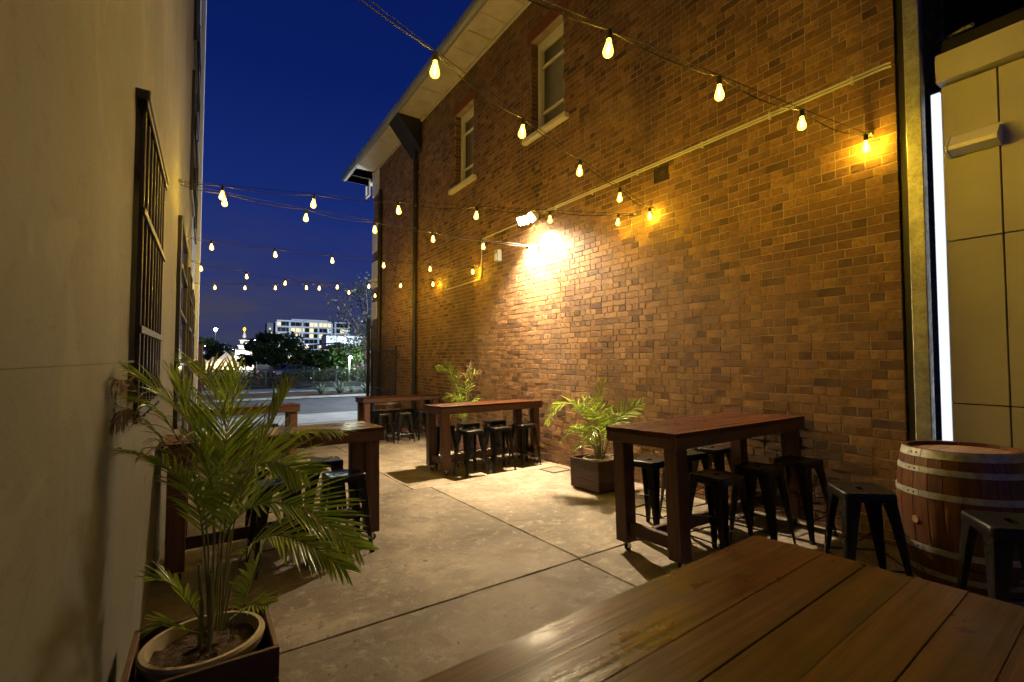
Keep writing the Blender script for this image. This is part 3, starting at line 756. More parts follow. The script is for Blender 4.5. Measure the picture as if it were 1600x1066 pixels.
# ================================================================== STOOLS
SH = .68
def make_stool():
    t = thing('bar_stool', 'black metal stool', 'stool', group='black metal stools')
    # seat with rolled edge and hand slot
    def rrect(hw, rad, n=6):
        out = []
        for (sx, sy, a0) in ((1, 1, 0), (-1, 1, 90), (-1, -1, 180), (1, -1, 270)):
            for k in range(n):
                a = R(a0 + 90 * k / (n - 1)); out.append((sx * (hw - rad) + rad * math.cos(a), sy * (hw - rad) + rad * math.sin(a)))
        return out
    def slot():
        out = []
        for (sx, sy, a0) in ((1, 1, 0), (-1, 1, 90), (-1, -1, 180), (1, -1, 270)):
            for k in range(6):
                a = R(a0 + 90 * k / 5); out.append((sx * .024 + .016 * math.cos(a), sy * .004 + .016 * math.sin(a)))
        return out
    rings = [(rrect(.150, .03), SH - .062), (rrect(.158, .035), SH - .058), (rrect(.157, .036), SH - .012), (rrect(.152, .035), SH - .003), (rrect(.145, .033), SH),
             (rrect(.136, .03), SH - .0025), (rrect(.10, .03), SH - .005), (slot(), SH - .006), (slot(), SH - .03)]
    mb = MB(); vs = []; nn = 24
    for pts, zz in rings: vs += [(p[0], p[1], zz) for p in pts]
    fs = [(i * nn + k, i * nn + (k + 1) % nn, (i + 1) * nn + (k + 1) % nn, (i + 1) * nn + k) for i in range(len(rings) - 1) for k in range(nn)]
    mb.add(vs, fs); mb.build('seat', X['black_metal'], t, True)
    def leg_c(f): return .150 + f * .052           # outer corner offset, f=0 top .. 1 floor
    for sx in (1, -1):
        for sy in (1, -1):
            mb = MB(); vs = []; fs = []
            lev = [(0, SH - .05), (.3, SH * .70), (.65, SH * .36), (1, .012)]
            for f, zz in lev:
                o = leg_c(f); w = .092 * (1 - f) + .026 * f; th = .0035; rd = .014
                pr = [(o - w, o), (o - rd, o), (o - rd * .3, o - rd * .3), (o, o - rd), (o, o - w), (o - th, o - w), (o - th, o - rd), (o - th - rd * .25, o - th - rd * .25), (o - rd, o - th), (o - w, o - th)]
                vs += [(sx * p[0], sy * p[1], zz) for p in pr]
            nn = 10
            for i in range(len(lev) - 1):
                for k in range(nn): fs.append((i * nn + k, i * nn + (k + 1) % nn, (i + 1) * nn + (k + 1) % nn, (i + 1) * nn + k))
            fs.append(tuple(range(nn))); fs.append(tuple(range((len(lev) - 1) * nn, len(lev) * nn)))
            mb.add(vs, fs); lg = mb.build('leg', X['black_metal'], t, True)
            MB().box((sx * (leg_c(1) - .012), sy * (leg_c(1) - .012), .009), (.032, .032, .018), .004).build('foot', X['rubber'], lg)
    for k in range(4):
        f = 1 - .19 / SH; o = leg_c(f) - .006
        a = [(o, o), (-o, o), (-o, -o), (o, -o)]
        MB().tube([(*a[k], .19), (*a[(k + 1) % 4], .19)], .006, 6).build('footrest', X['black_metal'], t, True)
    f = 1 - .34 / SH; o = leg_c(f) - .008
    for s_ in (1, -1): MB().box((0, 0, .34 + s_ * .0035), (2 * o * 1.414, .02, .004), 0, Matrix.Rotation(R(45 * s_), 4, 'Z')).build('cross_brace', X['black_metal'], t)
    return t
proto = make_stool(); used = [False]
def stool(x, y, rz, label):
    o = proto if not used[0] else copy_tree(proto)
    used[0] = True
    o.location = (x, y, gz(y)); o.rotation_euler = (TILT, 0, R(rz)); o['label'] = label
    return o
T3 = 'at the barrel side table'
stool(3.58, 2.98, 4, f'black stool with lit seat behind the front legs {T3}')
stool(4.14, 3.00, -6, f'black stool in the middle of the street side {T3}')
stool(4.66, 3.02, 8, f'stool closest to the bricks on the street side {T3}')
stool(3.47, 2.22, -3, f'black stool in front of the others, near side, {T3}')
stool(4.03, 2.18, 5, f'dark shadowed stool in the middle, near side, {T3}')
stool(4.60, 2.12, -4, f'dark shadowed stool closest to the bricks, near side, {T3}')
T2 = 'at the flood lit table'
stool(3.42, 6.30, 3, f'black stool by the table legs, first of the near row {T2}')
stool(3.95, 6.34, -4, f'black stool in the middle of the near row {T2}')
stool(4.49, 6.40, 2, f'black stool closest to the bricks in the near row {T2}')
stool(3.36, 7.16, -5, f'black stool mostly hidden by the legs, far row {T2}')
stool(3.86, 7.20, 4, f'black stool in the middle of the far row {T2}')
stool(4.42, 7.22, 0, f'black stool closest to the bricks in the far row {T2}')
T4 = 'at the table behind the big palm'
stool(1.05, 4.28, 2, f'black stool by the table legs, near side, {T4}')
stool(1.06, 5.10, -4, f'black stool by the table legs, far side, {T4}')
stool(.52, 4.30, 5, f'black stool among the palm fronds, near side, {T4}')
stool(.55, 5.08, 3, f'black stool among the palm fronds, far side, {T4}')
T5 = 'at the table near the gate'
stool(3.42, 10.52, 4, f'black stool first of the near row {T5}')
stool(3.90, 10.46, -6, f'black stool in the middle of the near row {T5}')
stool(4.40, 10.55, 2, f'black stool closest to the bricks, near row, {T5}')
stool(3.50, 11.36, 8, f'black stool at the alley end of the far row {T5}')
stool(4.32, 11.40, -3, f'black stool closest to the bricks, far row, {T5}')
T6 = 'at the table before the street'
stool(1.02, 8.98, 3, f'dark stool glimpsed by the table legs, near side, {T6}')
stool(.55, 9.02, -5, f'dark stool glimpsed behind the palm, near side, {T6}')
stool(1.0, 9.82, 5, f'dark stool glimpsed by the table legs, far side, {T6}')
stool(3.85, 1.36, 43, 'black stool standing between the barrel and the brick wall')
stool(3.66, .60, 36, 'black stool in front of the barrel at the picture edge')

# ================================================================== BARRELS
def barrel(label, x, y, rz, h=.95, rb_=.365, rh=.305):
    t = thing('wine_barrel', label, 'barrel', (x, y, gz(y)), (TILT, 0, R(rz)), 'oak wine barrels')
    def rad(z): f = 2 * z / h - 1; return rb_ - (rb_ - rh) * (f * f * .85 + f ** 4 * .15)
    ns = 26; rr = random.Random(int(x * 10)); a = 0; ws = [rr.uniform(.75, 1.25) for _ in range(ns)]; tot = sum(ws)
    for i in range(ns):
        a0 = a; a1 = a + ws[i] / tot * 2 * math.pi; a = a1; g_ = .0028
        mb = MB(); vs = []; fs = []; nz = 12
        for j in range(nz + 1):
            zz = h * j / nz; r = rad(zz)
            for k, aa in enumerate((a0 + g_, a0 + g_ + .008, (a0 + a1) / 2, a1 - g_ - .008, a1 - g_)):
                vs.append(((r - (.002 if k in (0, 4) else 0)) * math.cos(aa), (r - (.002 if k in (0, 4) else 0)) * math.sin(aa), zz))
            for aa in (a1 - g_, (a0 + a1) / 2, a0 + g_): vs.append(((r - .026) * math.cos(aa), (r - .026) * math.sin(aa), zz))
        for j in range(nz):
            for k in range(8): fs.append((j * 8 + k, j * 8 + (k + 1) % 8, (j + 1) * 8 + (k + 1) % 8, (j + 1) * 8 + k))
        fs.append(tuple(range(8))); fs.append(tuple(range(nz * 8, nz * 8 + 8)))
        mb.add(vs, fs); mb.build('stave', X['stave_oak'], t, True)
    for i in range(6):      # head boards
        y0 = -rh + .03 + i * (2 * rh - .06) / 6; y1 = y0 + (2 * rh - .06) / 6 - .002; r2 = rh - .022
        pts = []
        for q2 in range(7):
            yy = y0 + (y1 - y0) * q2 / 6; pts.append((math.sqrt(max(0, r2 * r2 - yy * yy)), yy, h - .045))
        pts2 = [(-p[0], p[1], p[2]) for p in pts[::-1]]
        MB().prism(pts + pts2, (0, 0, .018)).build('head_board', X['head_oak'], t)
    MB().lathe([(rad(.04) - .028, .03), (rad(.04) - .028, .05)], 24).build('bottom_board', X['head_oak'], t)
    for z0, z1 in ((h - .055, h - .003), (h - .155, h - .118), (h - .315, h - .275), (.275, .315), (.118, .155), (.003, .055)):
        rm = lambda z, e: rad(z) + e
        hp = MB().lathe([(rm(z0, -.004), z0), (rm(z0, .003), z0), (rm(z1, .003), z1), (rm(z1, -.004), z1), (rm(z0, -.004), z0)], 64, cap=False).build('hoop', X['hoop_steel'], t, True)
        pl = MB(); am = R(146 - rz); zm = (z0 + z1) / 2; vs = []
        for j, zz in enumerate((z0 + .001, z1 - .001)):
            for k in range(7):
                aa = am + (k - 3) * .05 / .33 / 3; r = rad(zz) + .0055; vs.append((r * math.cos(aa), r * math.sin(aa), zz))
        for j, zz in enumerate((z0 + .001, z1 - .001)):
            for k in range(7):
                aa = am + (k - 3) * .05 / .33 / 3; r = rad(zz) + .0015; vs.append((r * math.cos(aa), r * math.sin(aa), zz))
        fs = [(k, k + 1, 8 + k, 7 + k) for k in range(6)] + [(14 + k, 21 + k, 22 + k, 15 + k) for k in range(6)] + [(k, 14 + k, 15 + k, k + 1) for k in range(6)] + [(7 + k, 8 + k, 22 + k, 21 + k) for k in range(6)] + [(0, 7, 21, 14), (6, 20, 27, 13)]
        pl.add(vs, fs); pl.build('overlap', X['hoop_steel'], hp)
        for k in (-1.2, 1.2):
            aa = am + k * .05 / .33 / 3; r = rad(zm) + .0055
            M = Matrix.Translation((r * math.cos(aa), r * math.sin(aa), zm)) @ Matrix.Rotation(aa, 4, 'Z') @ Matrix.Rotation(R(90), 4, 'Y')
            MB().lathe([(.0065, -.002), (.0065, .0015), (.004, .004)], 10, M=M).build('rivet', X['dark_recess'], hp, True)
    aa = R(150 - rz) ; r = rad(.50) - .004
    M = Matrix.Translation((r * math.cos(aa), r * math.sin(aa), .47)) @ Matrix.Rotation(aa, 4, 'Z') @ Matrix.Rotation(R(90), 4, 'Y')
    MB().lathe([(.026, -.01), (.026, .006), (.023, .009)], 18, M=M).build('bung', X['head_oak'], t, True)
    return t
barrel('oak wine barrel with grey hoops beside the steel post', 4.40, .95, 0)
barrel('oak barrel behind the stools near the open gate', 4.12, 12.25, 40)

# ================================================================== POTTED PALMS
def catmull(pts, n):
    P = [pts[0] * 2 - pts[1]] + pts + [pts[-1] * 2 - pts[-2]]; out = []
    segs = len(pts) - 1
    for i in range(n + 1):
        u = i / n * segs; s_ = min(int(u), segs - 1); t = u - s_
        p0, p1, p2, p3 = P[s_], P[s_ + 1], P[s_ + 2], P[s_ + 3]
        out.append(.5 * ((2 * p1) + (-p0 + p2) * t + (2 * p0 - 5 * p1 + 4 * p2 - p3) * t * t + (-p0 + 3 * p1 - 3 * p2 + p3) * t ** 3))
    return out
def frond(parent, pts, npair=34, llen=.30, wid=.016, start=.34, droop=.35, lift=.25, dead=0.0, rr=None, roll=0.0, xmin=None, sweep=.75, thick=.006):
    rr = rr or random.Random(1)
    c = catmull(pts, 40); mb = MB()
    o_ = parent.matrix_basis.inverted()
    rs = [thick * (1 - .8 * i / 40) for i in range(41)]
    mb.tube([o_ @ p for p in c], rs, 5, mi=2)
    for i in range(npair):
        f = start + (1 - start) * (i + .5) / npair
        k = min(39, int(f * 40)); p = c[k].lerp(c[k + 1], f * 40 - k); t = (c[k + 1] - c[max(0, k - 1)]).normalized()
        side = t.cross(Vector((0, 0, 1)))
        if side.length < .05: side = Vector((1, 0, 0))
        side.normalize(); nor = side.cross(t).normalized()
        if roll:
            Mr = Matrix.Rotation(roll, 3, t); side = Mr @ side; nor = Mr @ nor
        g = (f - start) / (1 - start)
        ln = llen * (.45 + .75 * math.sin(math.pi * min(1, g * .85 + .12)) ** .8) * (1 - .45 * g)
        for s_ in (-1, 1):
            l_ = ln * rr.uniform(.82, 1.1)
            d = (side * s_ * 1.0 + t * (sweep + .7 * g + rr.uniform(-.12, .12)) + nor * (lift + rr.uniform(-.15, .15))).normalized()
            isdead = rr.random() < .03 + dead * (.35 + g)
            wv = t - d * t.dot(d); wv.normalize(); up_ = d.cross(wv) * s_
            q = Vector(p); vs = []; seg = 5; dd = Vector(d); st_ = l_ / seg; dr = droop * rr.uniform(.6, 1.4) * (2.4 if isdead else 1)
            for j in range(seg + 1):
                u = j / seg; w = wid * (math.sin(math.pi * (.12 + .80 * u)) ** .7) * (1 - .35 * u) * (.6 if isdead else 1)
                if j == seg: w = .0006
                a = [q - wv * w * .5, q - up_ * w * .22, q + wv * w * .5]
                if xmin is not None:
                    for v_ in a: v_.x = max(v_.x, xmin + rr.uniform(0, .006))
                vs += [o_ @ v_ for v_ in a]
                dd = (dd + Vector((0, 0, -1)) * dr * .22 * (.4 + u) + (Vector((rr.uniform(-1, 1), rr.uniform(-1, 1), rr.uniform(-1, 1))) * (.25 if isdead else .03))).normalized()
                q = q + dd * st_
            fs = []
            for j in range(seg): fs += [(j * 3, j * 3 + 1, j * 3 + 4, j * 3 + 3), (j * 3 + 1, j * 3 + 2, j * 3 + 5, j * 3 + 4)]
            mb.add(vs, fs, 1 if isdead else 0)
    return mb.build('frond', [X['palm_leaf'], X['dead_leaf'], X['palm_stem']], parent, True, fix=False)
def planter(label, x, y, w, h, rz=0):
    t = thing('planter_box', label, 'planter', (x, y, gz(y)), (TILT, 0, R(rz)), 'square timber planter boxes')
    th = .022; nb = 3; bh = (h - .02) / nb
    for s_ in (-1, 1):
        for k in range(nb):
            zc = .02 + bh * (k + .5)
            MB().box((s_ * (w / 2 - th / 2), 0, zc), (th, w - 2 * th - .001, bh - .003), .003).build('board', X['planter_wood_y'], t)
            MB().box((0, s_ * (w / 2 - th / 2), zc), (w, th, bh - .003), .003).build('board', X['planter_wood'], t)
    MB().box((0, 0, .03), (w - .05, w - .05, .02)).build('base', X['planter_wood'], t)
    return t
def pot_palm(label, x, y, zb, pr, ph):
    t = thing('potted_palm', label, 'potted palm', (x, y, zb), (TILT, 0, 0), 'potted palms in the alley')
    bpy.context.view_layer.update()
    prof = [(pr * .72, 0), (pr * .80, ph * .4), (pr * .92, ph - .05), (pr * 1.0, ph - .045), (pr * 1.03, ph - .012), (pr * 1.0, ph), (pr * .92, ph), (pr * .89, ph - .05), (pr * .86, ph - .07)]
    MB().lathe(prof, 40).build('pot', X['terracotta_pot'], t, True)
    rr = random.Random(int(x * 50)); s_ = MB()
    for k in range(9):
        pass
    rings = 7; vs = [(0, 0, ph - .045)]; fs = []
    for i in range(1, rings + 1):
        for k in range(28):
            a = 2 * math.pi * k / 28; r = pr * .885 * i / rings; vs.append((r * math.cos(a), r * math.sin(a), ph - .05 + rr.uniform(-.012, .012)))
    for k in range(28): fs.append((0, 1 + k, 1 + (k + 1) % 28))
    for i in range(rings - 1):
        for k in range(28): fs.append((1 + i * 28 + k, 1 + i * 28 + (k + 1) % 28, 1 + (i + 1) * 28 + (k + 1) % 28, 1 + (i + 1) * 28 + k))
    s_.add(vs, fs); s_.build('soil', X['soil'], t)
    return t
D = at_depth
# --- the large palm close to the camera
planter('dark timber planter box holding the big palm by the rendered wall', .02, 2.46, .53, .40, 0)
pl = pot_palm('tall bushy palm in an oval cream pot beside the rendered wall', .02, 2.46, gz(2.46) + .045, .228, .36)
def stems(t, n, r, h, rr):
    for k in range(n):
        a = rr.uniform(0, 6.28); d = rr.uniform(.2, 1) * r
        b0 = Vector((d * math.cos(a), d * math.sin(a), .28)); b1 = b0 * 1.0 + Vector((d * .5 * math.cos(a), d * .5 * math.sin(a), h * rr.uniform(.7, 1)))
        MB().tube([b0, b0.lerp(b1, .5) + Vector((.01, 0, 0)), b1], [.010, .009, .006], 8).build('stem', X['palm_stem'], t, True)
rr = random.Random(21)
stems(pl, 3, .05, .42, rr)
XM = XL + .014
LF = [
 # control points (px, py, depth), pairs, leaflet length, droop, lift, dead, roll
 ([(338, 985, 2.06), (348, 850, 2.04), (395, 792, 1.98), (475, 795, 1.90), (560, 858, 1.84)], 44, .30, .22, .35, .03, .35),
 ([(340, 985, 2.10), (368, 810, 2.10), (395, 735, 2.10), (450, 680, 2.08), (535, 672, 2.02)], 40, .22, .75, .05, .10, .0),
 ([(332, 985, 2.08), (346, 800, 2.12), (352, 690, 2.16), (372, 575, 2.2)], 38, .30, .30, .30, .05, .5),
 ([(326, 985, 2.06), (318, 850, 2.02), (302, 775, 1.94), (250, 722, 1.80), (185, 700, 1.64)], 36, .17, .5, .15, .22, .0),
 ([(330, 985, 2.04), (334, 790, 2.02), (305, 680, 1.96), (255, 618, 1.90), (205, 580, 1.82)], 36, .24, .5, .2, .30, -.2),
 ([(345, 985, 2.12), (362, 810, 2.16), (398, 720, 2.2), (428, 655, 2.22), (452, 600, 2.22)], 36, .28, .35, .3, .06, .2),
 ([(342, 985, 2.02), (350, 830, 1.96), (376, 752, 1.88), (420, 722, 1.80), (478, 742, 1.72)], 38, .28, .25, .3, .03, .6),
 ([(334, 985, 2.08), (330, 760, 2.08), (298, 650, 2.08), (268, 585, 2.08)], 34, .26, .4, .3, .12, .3),
 ([(328, 985, 2.04), (312, 800, 1.98), (262, 700, 1.88), (205, 640, 1.78), (180, 660, 1.68)], 26, .16, 1.0, .0, .9, .0),
 ([(326, 985, 2.04), (322, 820, 2.0), (280, 690, 1.92), (215, 610, 1.80), (176, 590, 1.66)], 26, .18, .9, .0, .85, .0),
 ([(345, 985, 2.1), (360, 850, 2.14), (352, 700, 2.26), (330, 600, 2.36), (300, 570, 2.4)], 34, .28, .4, .3, .08, .1),
 ([(348, 985, 2.08), (372, 880, 2.05), (420, 838, 1.98), (480, 850, 1.9), (540, 890, 1.86)], 34, .24, .4, .2, .03, .3),
 ([(322, 985, 2.04), (300, 950, 1.98), (268, 912, 1.92), (232, 905, 1.86)], 18, .15, .4, .3, .05, .1),
 ([(360, 990, 2.06), (378, 950, 2.04), (388, 915, 2.02), (398, 880, 2.0)], 18, .16, .3, .4, .0, .5),
 ([(350, 985, 2.0), (372, 960, 1.96), (392, 945, 1.9), (418, 945, 1.86)], 14, .13, .4, .3, .0, .3),
 ([(312, 990, 2.0), (290, 985, 1.94), (262, 975, 1.9), (236, 985, 1.86)], 14, .13, .4, .3, .0, .3),
]
for (cp_, npair, ll, dr, li, de, ro) in LF:
    frond(pl, [D(*p) for p in cp_], int(npair * .88), ll * 1.02, .0150, .29, dr, li, de, rr, ro, XM, sweep=1.15, thick=.0042)
# --- palm in the box by the brick wall, near
planter('timber planter box with a sunlit-looking palm between the two brick wall tables', 4.37, 4.50, .54, .40, 0)['label'] = 'timber planter box standing free between the two nearer brick wall tables'
p2 = pot_palm('bright palm by the brick wall, between the barrel table and the flood lit table', 4.37, 4.50, gz(4.5) + .045, .205, .35)
rr = random.Random(5); stems(p2, 6, .05, .35, rr)
d0 = 6.14
PF = [
 ([(938, 718, d0), (936, 672, d0), (933, 640, d0), (944, 592, d0 - .05)], 26, .26, .35, .2, .03, 1.0),
 ([(942, 718, d0), (952, 690, d0), (966, 655, d0 - .05), (1003, 630, d0 - .1)], 28, .27, .35, .3, .02, .9),
 ([(932, 718, d0), (922, 668, d0), (900, 632, d0), (872, 634, d0 + .05), (855, 662, d0 + .1)], 30, .24, .6, .1, .25, .4),
 ([(935, 718, d0), (930, 662, d0 - .1), (915, 632, d0 - .2), (898, 640, d0 - .3)], 22, .20, .6, .2, .55, .6),
 ([(936, 718, d0), (934, 660, d0 + .1), (928, 628, d0 + .2), (910, 618, d0 + .3)], 22, .20, .6, .2, .6, .0),
 ([(934, 718, d0 - .05), (925, 690, d0 - .1), (905, 670, d0 - .2), (874, 690, d0 - .3)], 26, .22, .6, .2, .05, .3),
 ([(938, 718, d0 - .05), (938, 690, d0 - .2), (930, 668, d0 - .35), (920, 688, d0 - .55)], 26, .22, .6, .2, .03, .2),
 ([(942, 718, d0), (950, 690, d0 - .1), (962, 670, d0 - .25), (976, 684, d0 - .4)], 24, .22, .6, .2, .05, .2),
 ([(938, 718, d0), (930, 690, d0 + .1), (912, 670, d0 + .2), (890, 672, d0 + .3)], 24, .22, .5, .2, .05, .3),
 ([(940, 718, d0), (948, 680, d0 + .15), (958, 650, d0 + .3), (965, 648, d0 + .4)], 22, .20, .5, .3, .15, .2),
 ([(936, 718, d0 - .05), (930, 700, d0 - .15), (915, 690, d0 - .3), (895, 704, d0 - .4)], 20, .18, .6, .2, .03, .2),
]
for (cp_, npair, ll, dr, li, de, ro) in PF:
    f_ = frond(p2, [D(*p) for p in cp_], int(npair * .68), ll * 1.05, .024, .36, dr, li, de, rr, ro, None, sweep=.55)
# --- palm behind the flood lit table
planter('reddish timber planter box glimpsed through the stools under the flood light', 4.48, 8.55, .54, .40, 0)
p3 = pot_palm('slender palm behind the flood lit table, against the bricks', 4.48, 8.55, gz(8.55) + .045, .205, .35)
rr = random.Random(9); stems(p3, 5, .05, .4, rr)
d1 = 9.60
for (cp_, npair, ll, dr, li, de, ro) in [
 ([(725, 668, d1), (722, 630, d1), (712, 600, d1), (700, 578, d1), (684, 576, d1)], 26, .30, .5, .2, .02, .8),
 ([(727, 668, d1), (728, 625, d1), (728, 590, d1), (737, 566, d1)], 26, .24, .5, .2, .8, .9),
 ([(728, 668, d1), (732, 620, d1), (738, 590, d1), (750, 578, d1)], 24, .24, .6, .2, .75, .6),
 ([(725, 668, d1), (720, 640, d1), (708, 618, d1), (692, 622, d1)], 24, .24, .7, .1, .15, .4),
 ([(726, 668, d1), (726, 640, d1 - .2), (715, 622, d1 - .3), (700, 640, d1 - .4)], 24, .24, .7, .1, .05, .4),
 ([(728, 668, d1), (732, 640, d1 - .1), (740, 625, d1 - .2), (748, 640, d1 - .3)], 22, .22, .7, .1, .1, .4),
 ([(727, 668, d1), (724, 630, d1 + .1), (716, 595, d1 + .1), (718, 580, d1 + .1)], 22, .2, .7, .1, .7, .2),
 ([(726, 668, d1), (722, 655, d1 - .2), (712, 642, d1 - .3), (702, 652, d1 - .4)], 20, .2, .7, .1, .03, .4)]:
    frond(p3, [D(*p) for p in cp_], int(npair * .75), ll, .026, .34, dr, li, de, rr, ro, None, sweep=.6, thick=.008)

# ================================================================== FESTOON LIGHTS
ZB = 3.53   # height of the cables
def bulb_mesh():
    return MB().lathe([(.0125, 0), (.0135, -.012), (.017, -.028), (.024, -.050), (.0305, -.072), (.0315, -.084), (.028, -.098), (.019, -.108), (.006, -.1125)], 16).mesh('bulb', X['bulb_glass'], True)
BM = bulb_mesh()
SM = MB().lathe([(.006, .052), (.014, .048), (.0175, .040), (.0175, .004), (.0155, 0), (.0155, -.006), (.008, -.006)], 12).mesh('socket', X['rubber'], True)
FM = MB().lathe([(.0022, -.092), (.0022, -.028)], 6).mesh('filament', X['filament'])
def festoon(label, L, Rr, first, n, step=.98, dz=0.0, off=()):
    t = thing('string_light', label, 'string lights', group='festoon string lights over the alley')
    L = Vector((*L, ZB)); Rv = Vector((*Rr, ZB + dz)); d = (Rv - L); ln = d.length; d.normalize()
    sag = lambda u: -.10 * 4 * u * (1 - u) * 0.5
    pos = [first + k * step for k in range(n) if first + k * step < ln - .03]
    wire = [L + d * (ln * i / 40) + Vector((0, 0, sag(i / 40))) for i in range(41)]
    MB().tube(wire, .0028, 5).build('wire', X['rubber'], t, True)
    cab = []; marks = [0.0] + pos + [ln]
    rr = random.Random(int(ln * 1000))
    side = d.cross(Vector((0, 0, 1)))
    for a, c in zip(marks, marks[1:]):
        s_ = rr.uniform(.02, .055) * min(1, (c - a)); w_ = rr.uniform(-.012, .012)
        for k in range(9):
            u = k / 9; x = a + (c - a) * u
            cab.append(L + d * x + Vector((0, 0, sag(x / ln) - .014 - s_ * 4 * u * (1 - u))) + side * (w_ * math.sin(math.pi * u)))
    cab.append(Rv)
    MB().tube(cab, .0042, 6).build('cable', X['rubber'], t, True)
    for k, x in enumerate(pos):
        p = L + d * x + Vector((0, 0, sag(x / ln) - .062))
        s_ = link('socket', SM, t); s_.location = p
        tilt = (rr.uniform(-.1, .1), rr.uniform(-.1, .1), rr.uniform(0, 3)); s_.rotation_euler = tilt
        b_ = link('bulb', BM, s_)
        if k in off: continue
        f_ = link('filament', FM, s_)
    for e_, v_ in ((L, 1), (Rv, -1)):
        MB().box(e_ + Vector((.012 * v_, 0, 0)), (.05, .03, .03), .005).build('hook', X['gutter_grey'], t)
    return t
EL, ER = XL + .01, XW - .01
festoon('string of warm bulbs overhead nearest the barrel, ending at the brick wall end', (EL, 2.12), (ER, 1.62), 1.28, 5, .97)
festoon('string of warm bulbs crossing in front of the eaves to the air vent', (EL, 2.12), (ER, 4.07), 1.57, 5)
festoon('string of warm bulbs running from the rendered wall past the flood light', (EL, 6.36), (ER, 4.35), .44, 6)
festoon('string of warm bulbs ending just under the flood light', (EL, 6.45), (ER, 6.62), .44, 6, .91)
festoon('string of warm bulbs over the flood lit table and palm', (EL, 9.26), (ER, 8.78), .33, 6, .955)
festoon('string of warm bulbs slanting away towards the gate', (EL, 11.55), (ER, 14.05), .18, 7, .95)
festoon('string of warm bulbs slanting from the street post towards the downpipe', (EL, 14.85), (ER, 10.70), .58, 8, .84)

# ================================================================== STREET AND BEYOND
def leaf_cloud(mb, c, rx, ry, rz, n, size, rr, shell=.45):
    for _ in range(n):
        while True:
            p = Vector((rr.uniform(-1, 1), rr.uniform(-1, 1), rr.uniform(-1, 1)))
            if shell < p.length < 1: break
        q = Vector((c[0] + p.x * rx, c[1] + p.y * ry, c[2] + p.z * rz))
        a = Vector((rr.uniform(-1, 1), rr.uniform(-1, 1), rr.uniform(-.6, .6))).normalized(); b = a.orthogonal().normalized(); b.rotate(Matrix.Rotation(rr.uniform(0, 6.28), 3, a))
        s_ = size * rr.uniform(.6, 1.4)
        mb.add([q - a * s_, q + b * s_ * .45, q + a * s_, q - b * s_ * .45], [(0, 1, 2, 3)])
def tree(label, px, y, h, w, nclump, nleaf, size, mat, seed, base=-.7, group='trees across the street', trunk=.14):
    rr = random.Random(seed); x = at_y(px, 560, y).x
    t = thing('tree', label, 'tree', (x, y, base), group=group)
    tk = MB(); tk.tube([(0, 0, 0), (.05 * h * rr.uniform(-1, 1), 0, h * .3), (.05 * h * rr.uniform(-1, 1), 0, h * .62)], [trunk, trunk * .75, trunk * .45], 8)
    cl = []
    for k in range(nclump):
        a = rr.uniform(0, 6.28); r = w * .5 * rr.uniform(.2, .85); z = h * rr.uniform(.36, .92); r *= 1.15 - .6 * max(0, z / h - .5)
        c = (r * math.cos(a), r * math.sin(a), z); cl.append(c)
        tk.tube([(0, 0, h * rr.uniform(.22, .5)), (c[0] * .5, c[1] * .5, (h * .4 + z) / 2), c], [trunk * .42, trunk * .25, trunk * .1], 5)
    tk.build('trunk', X['bark'], t, True)
    cr = MB()
    for c in cl: s_ = rr.uniform(.14, .26); leaf_cloud(cr, c, w * s_, w * s_, h * s_ * .62, nleaf, size, rr, .2)
    cr.build('crown', X[mat], t, fix=False)
    return t
tree('tall sparse pale tree rising beside the brick corner', 577, 31, 7.6, 4.6, 22, 90, .10, 'olive_leaf', 1)
tree('bright green bushy tree near the gate behind the fence', 560, 47, 3.7, 5.4, 18, 130, .17, 'tree_leaf', 2)
tree('low green bushy tree before the small white house', 505, 50, 3.2, 4.6, 16, 120, .17, 'tree_leaf', 3)
tree('dark round tree beside the floodlit white tower', 428, 62, 5.4, 6.2, 20, 130, .24, 'tree_leaf', 4)
tree('small dark tree beside the street lamp', 398, 66, 4.6, 3.6, 14, 110, .22, 'tree_leaf', 5)
tree('low dark tree under the apartment block', 478, 68, 3.6, 6.0, 16, 110, .24, 'tree_leaf', 6)
tree('dark tree by the tents far down the street', 322, 110, 6.4, 9.0, 16, 110, .4, 'tree_leaf', 8)
w = MB(); rr = random.Random(44)
for k in range(60): leaf_cloud(w, (-70 + k * 4.4 + rr.uniform(-2, 2), 190 + rr.uniform(-8, 8), rr.uniform(0, 3.2)), 5, 4, 3.4, 60, .8, rr, .1)
tag(w.build('treeline', X['tree_leaf'], fix=False), 'dark line of far trees behind the tents and tower', kind='stuff')
# agaves
def agave(label, px, y, s):
    p = at_y(px, 610, y); t = thing('agave_plant', label, 'agave', (p.x, y, -.69), group='agaves in the street bed')
    rr = random.Random(int(px))
    for k in range(22):
        a = k * 2.4; el = R(22 + 58 * (k / 22)); L = s * rr.uniform(.85, 1.1); vs = []
        d = Vector((math.cos(a) * math.cos(el), math.sin(a) * math.cos(el), math.sin(el))); sd = Vector((-math.sin(a), math.cos(a), 0)); up_ = d.cross(sd) * -1
        for j in range(5):
            u = j / 4; wd = .055 * s / .7 * (1 - u ** 2.2) + .001; q = d * L * u + Vector((0, 0, .05 - .10 * u * u * L))
            vs += [q - sd * wd, q - up_ * wd * .5, q + sd * wd]
        fs = []
        for j in range(4): fs += [(j * 3, j * 3 + 1, j * 3 + 4, j * 3 + 3), (j * 3 + 1, j * 3 + 2, j * 3 + 5, j * 3 + 4)]
        MB().add(vs, fs).build('leaf', X['agave_leaf'], t, fix=False)
agave('spiky grey agave furthest from the gate in the street bed', 502, 29.6, .80)
agave('largest spiky grey agave in the middle of the street bed', 531, 29.4, .90)
agave('small spiky grey agave between the two larger ones and the gate', 549, 29.8, .55)
agave('spiky grey agave beside the gate in the street bed', 571, 29.6, .75)
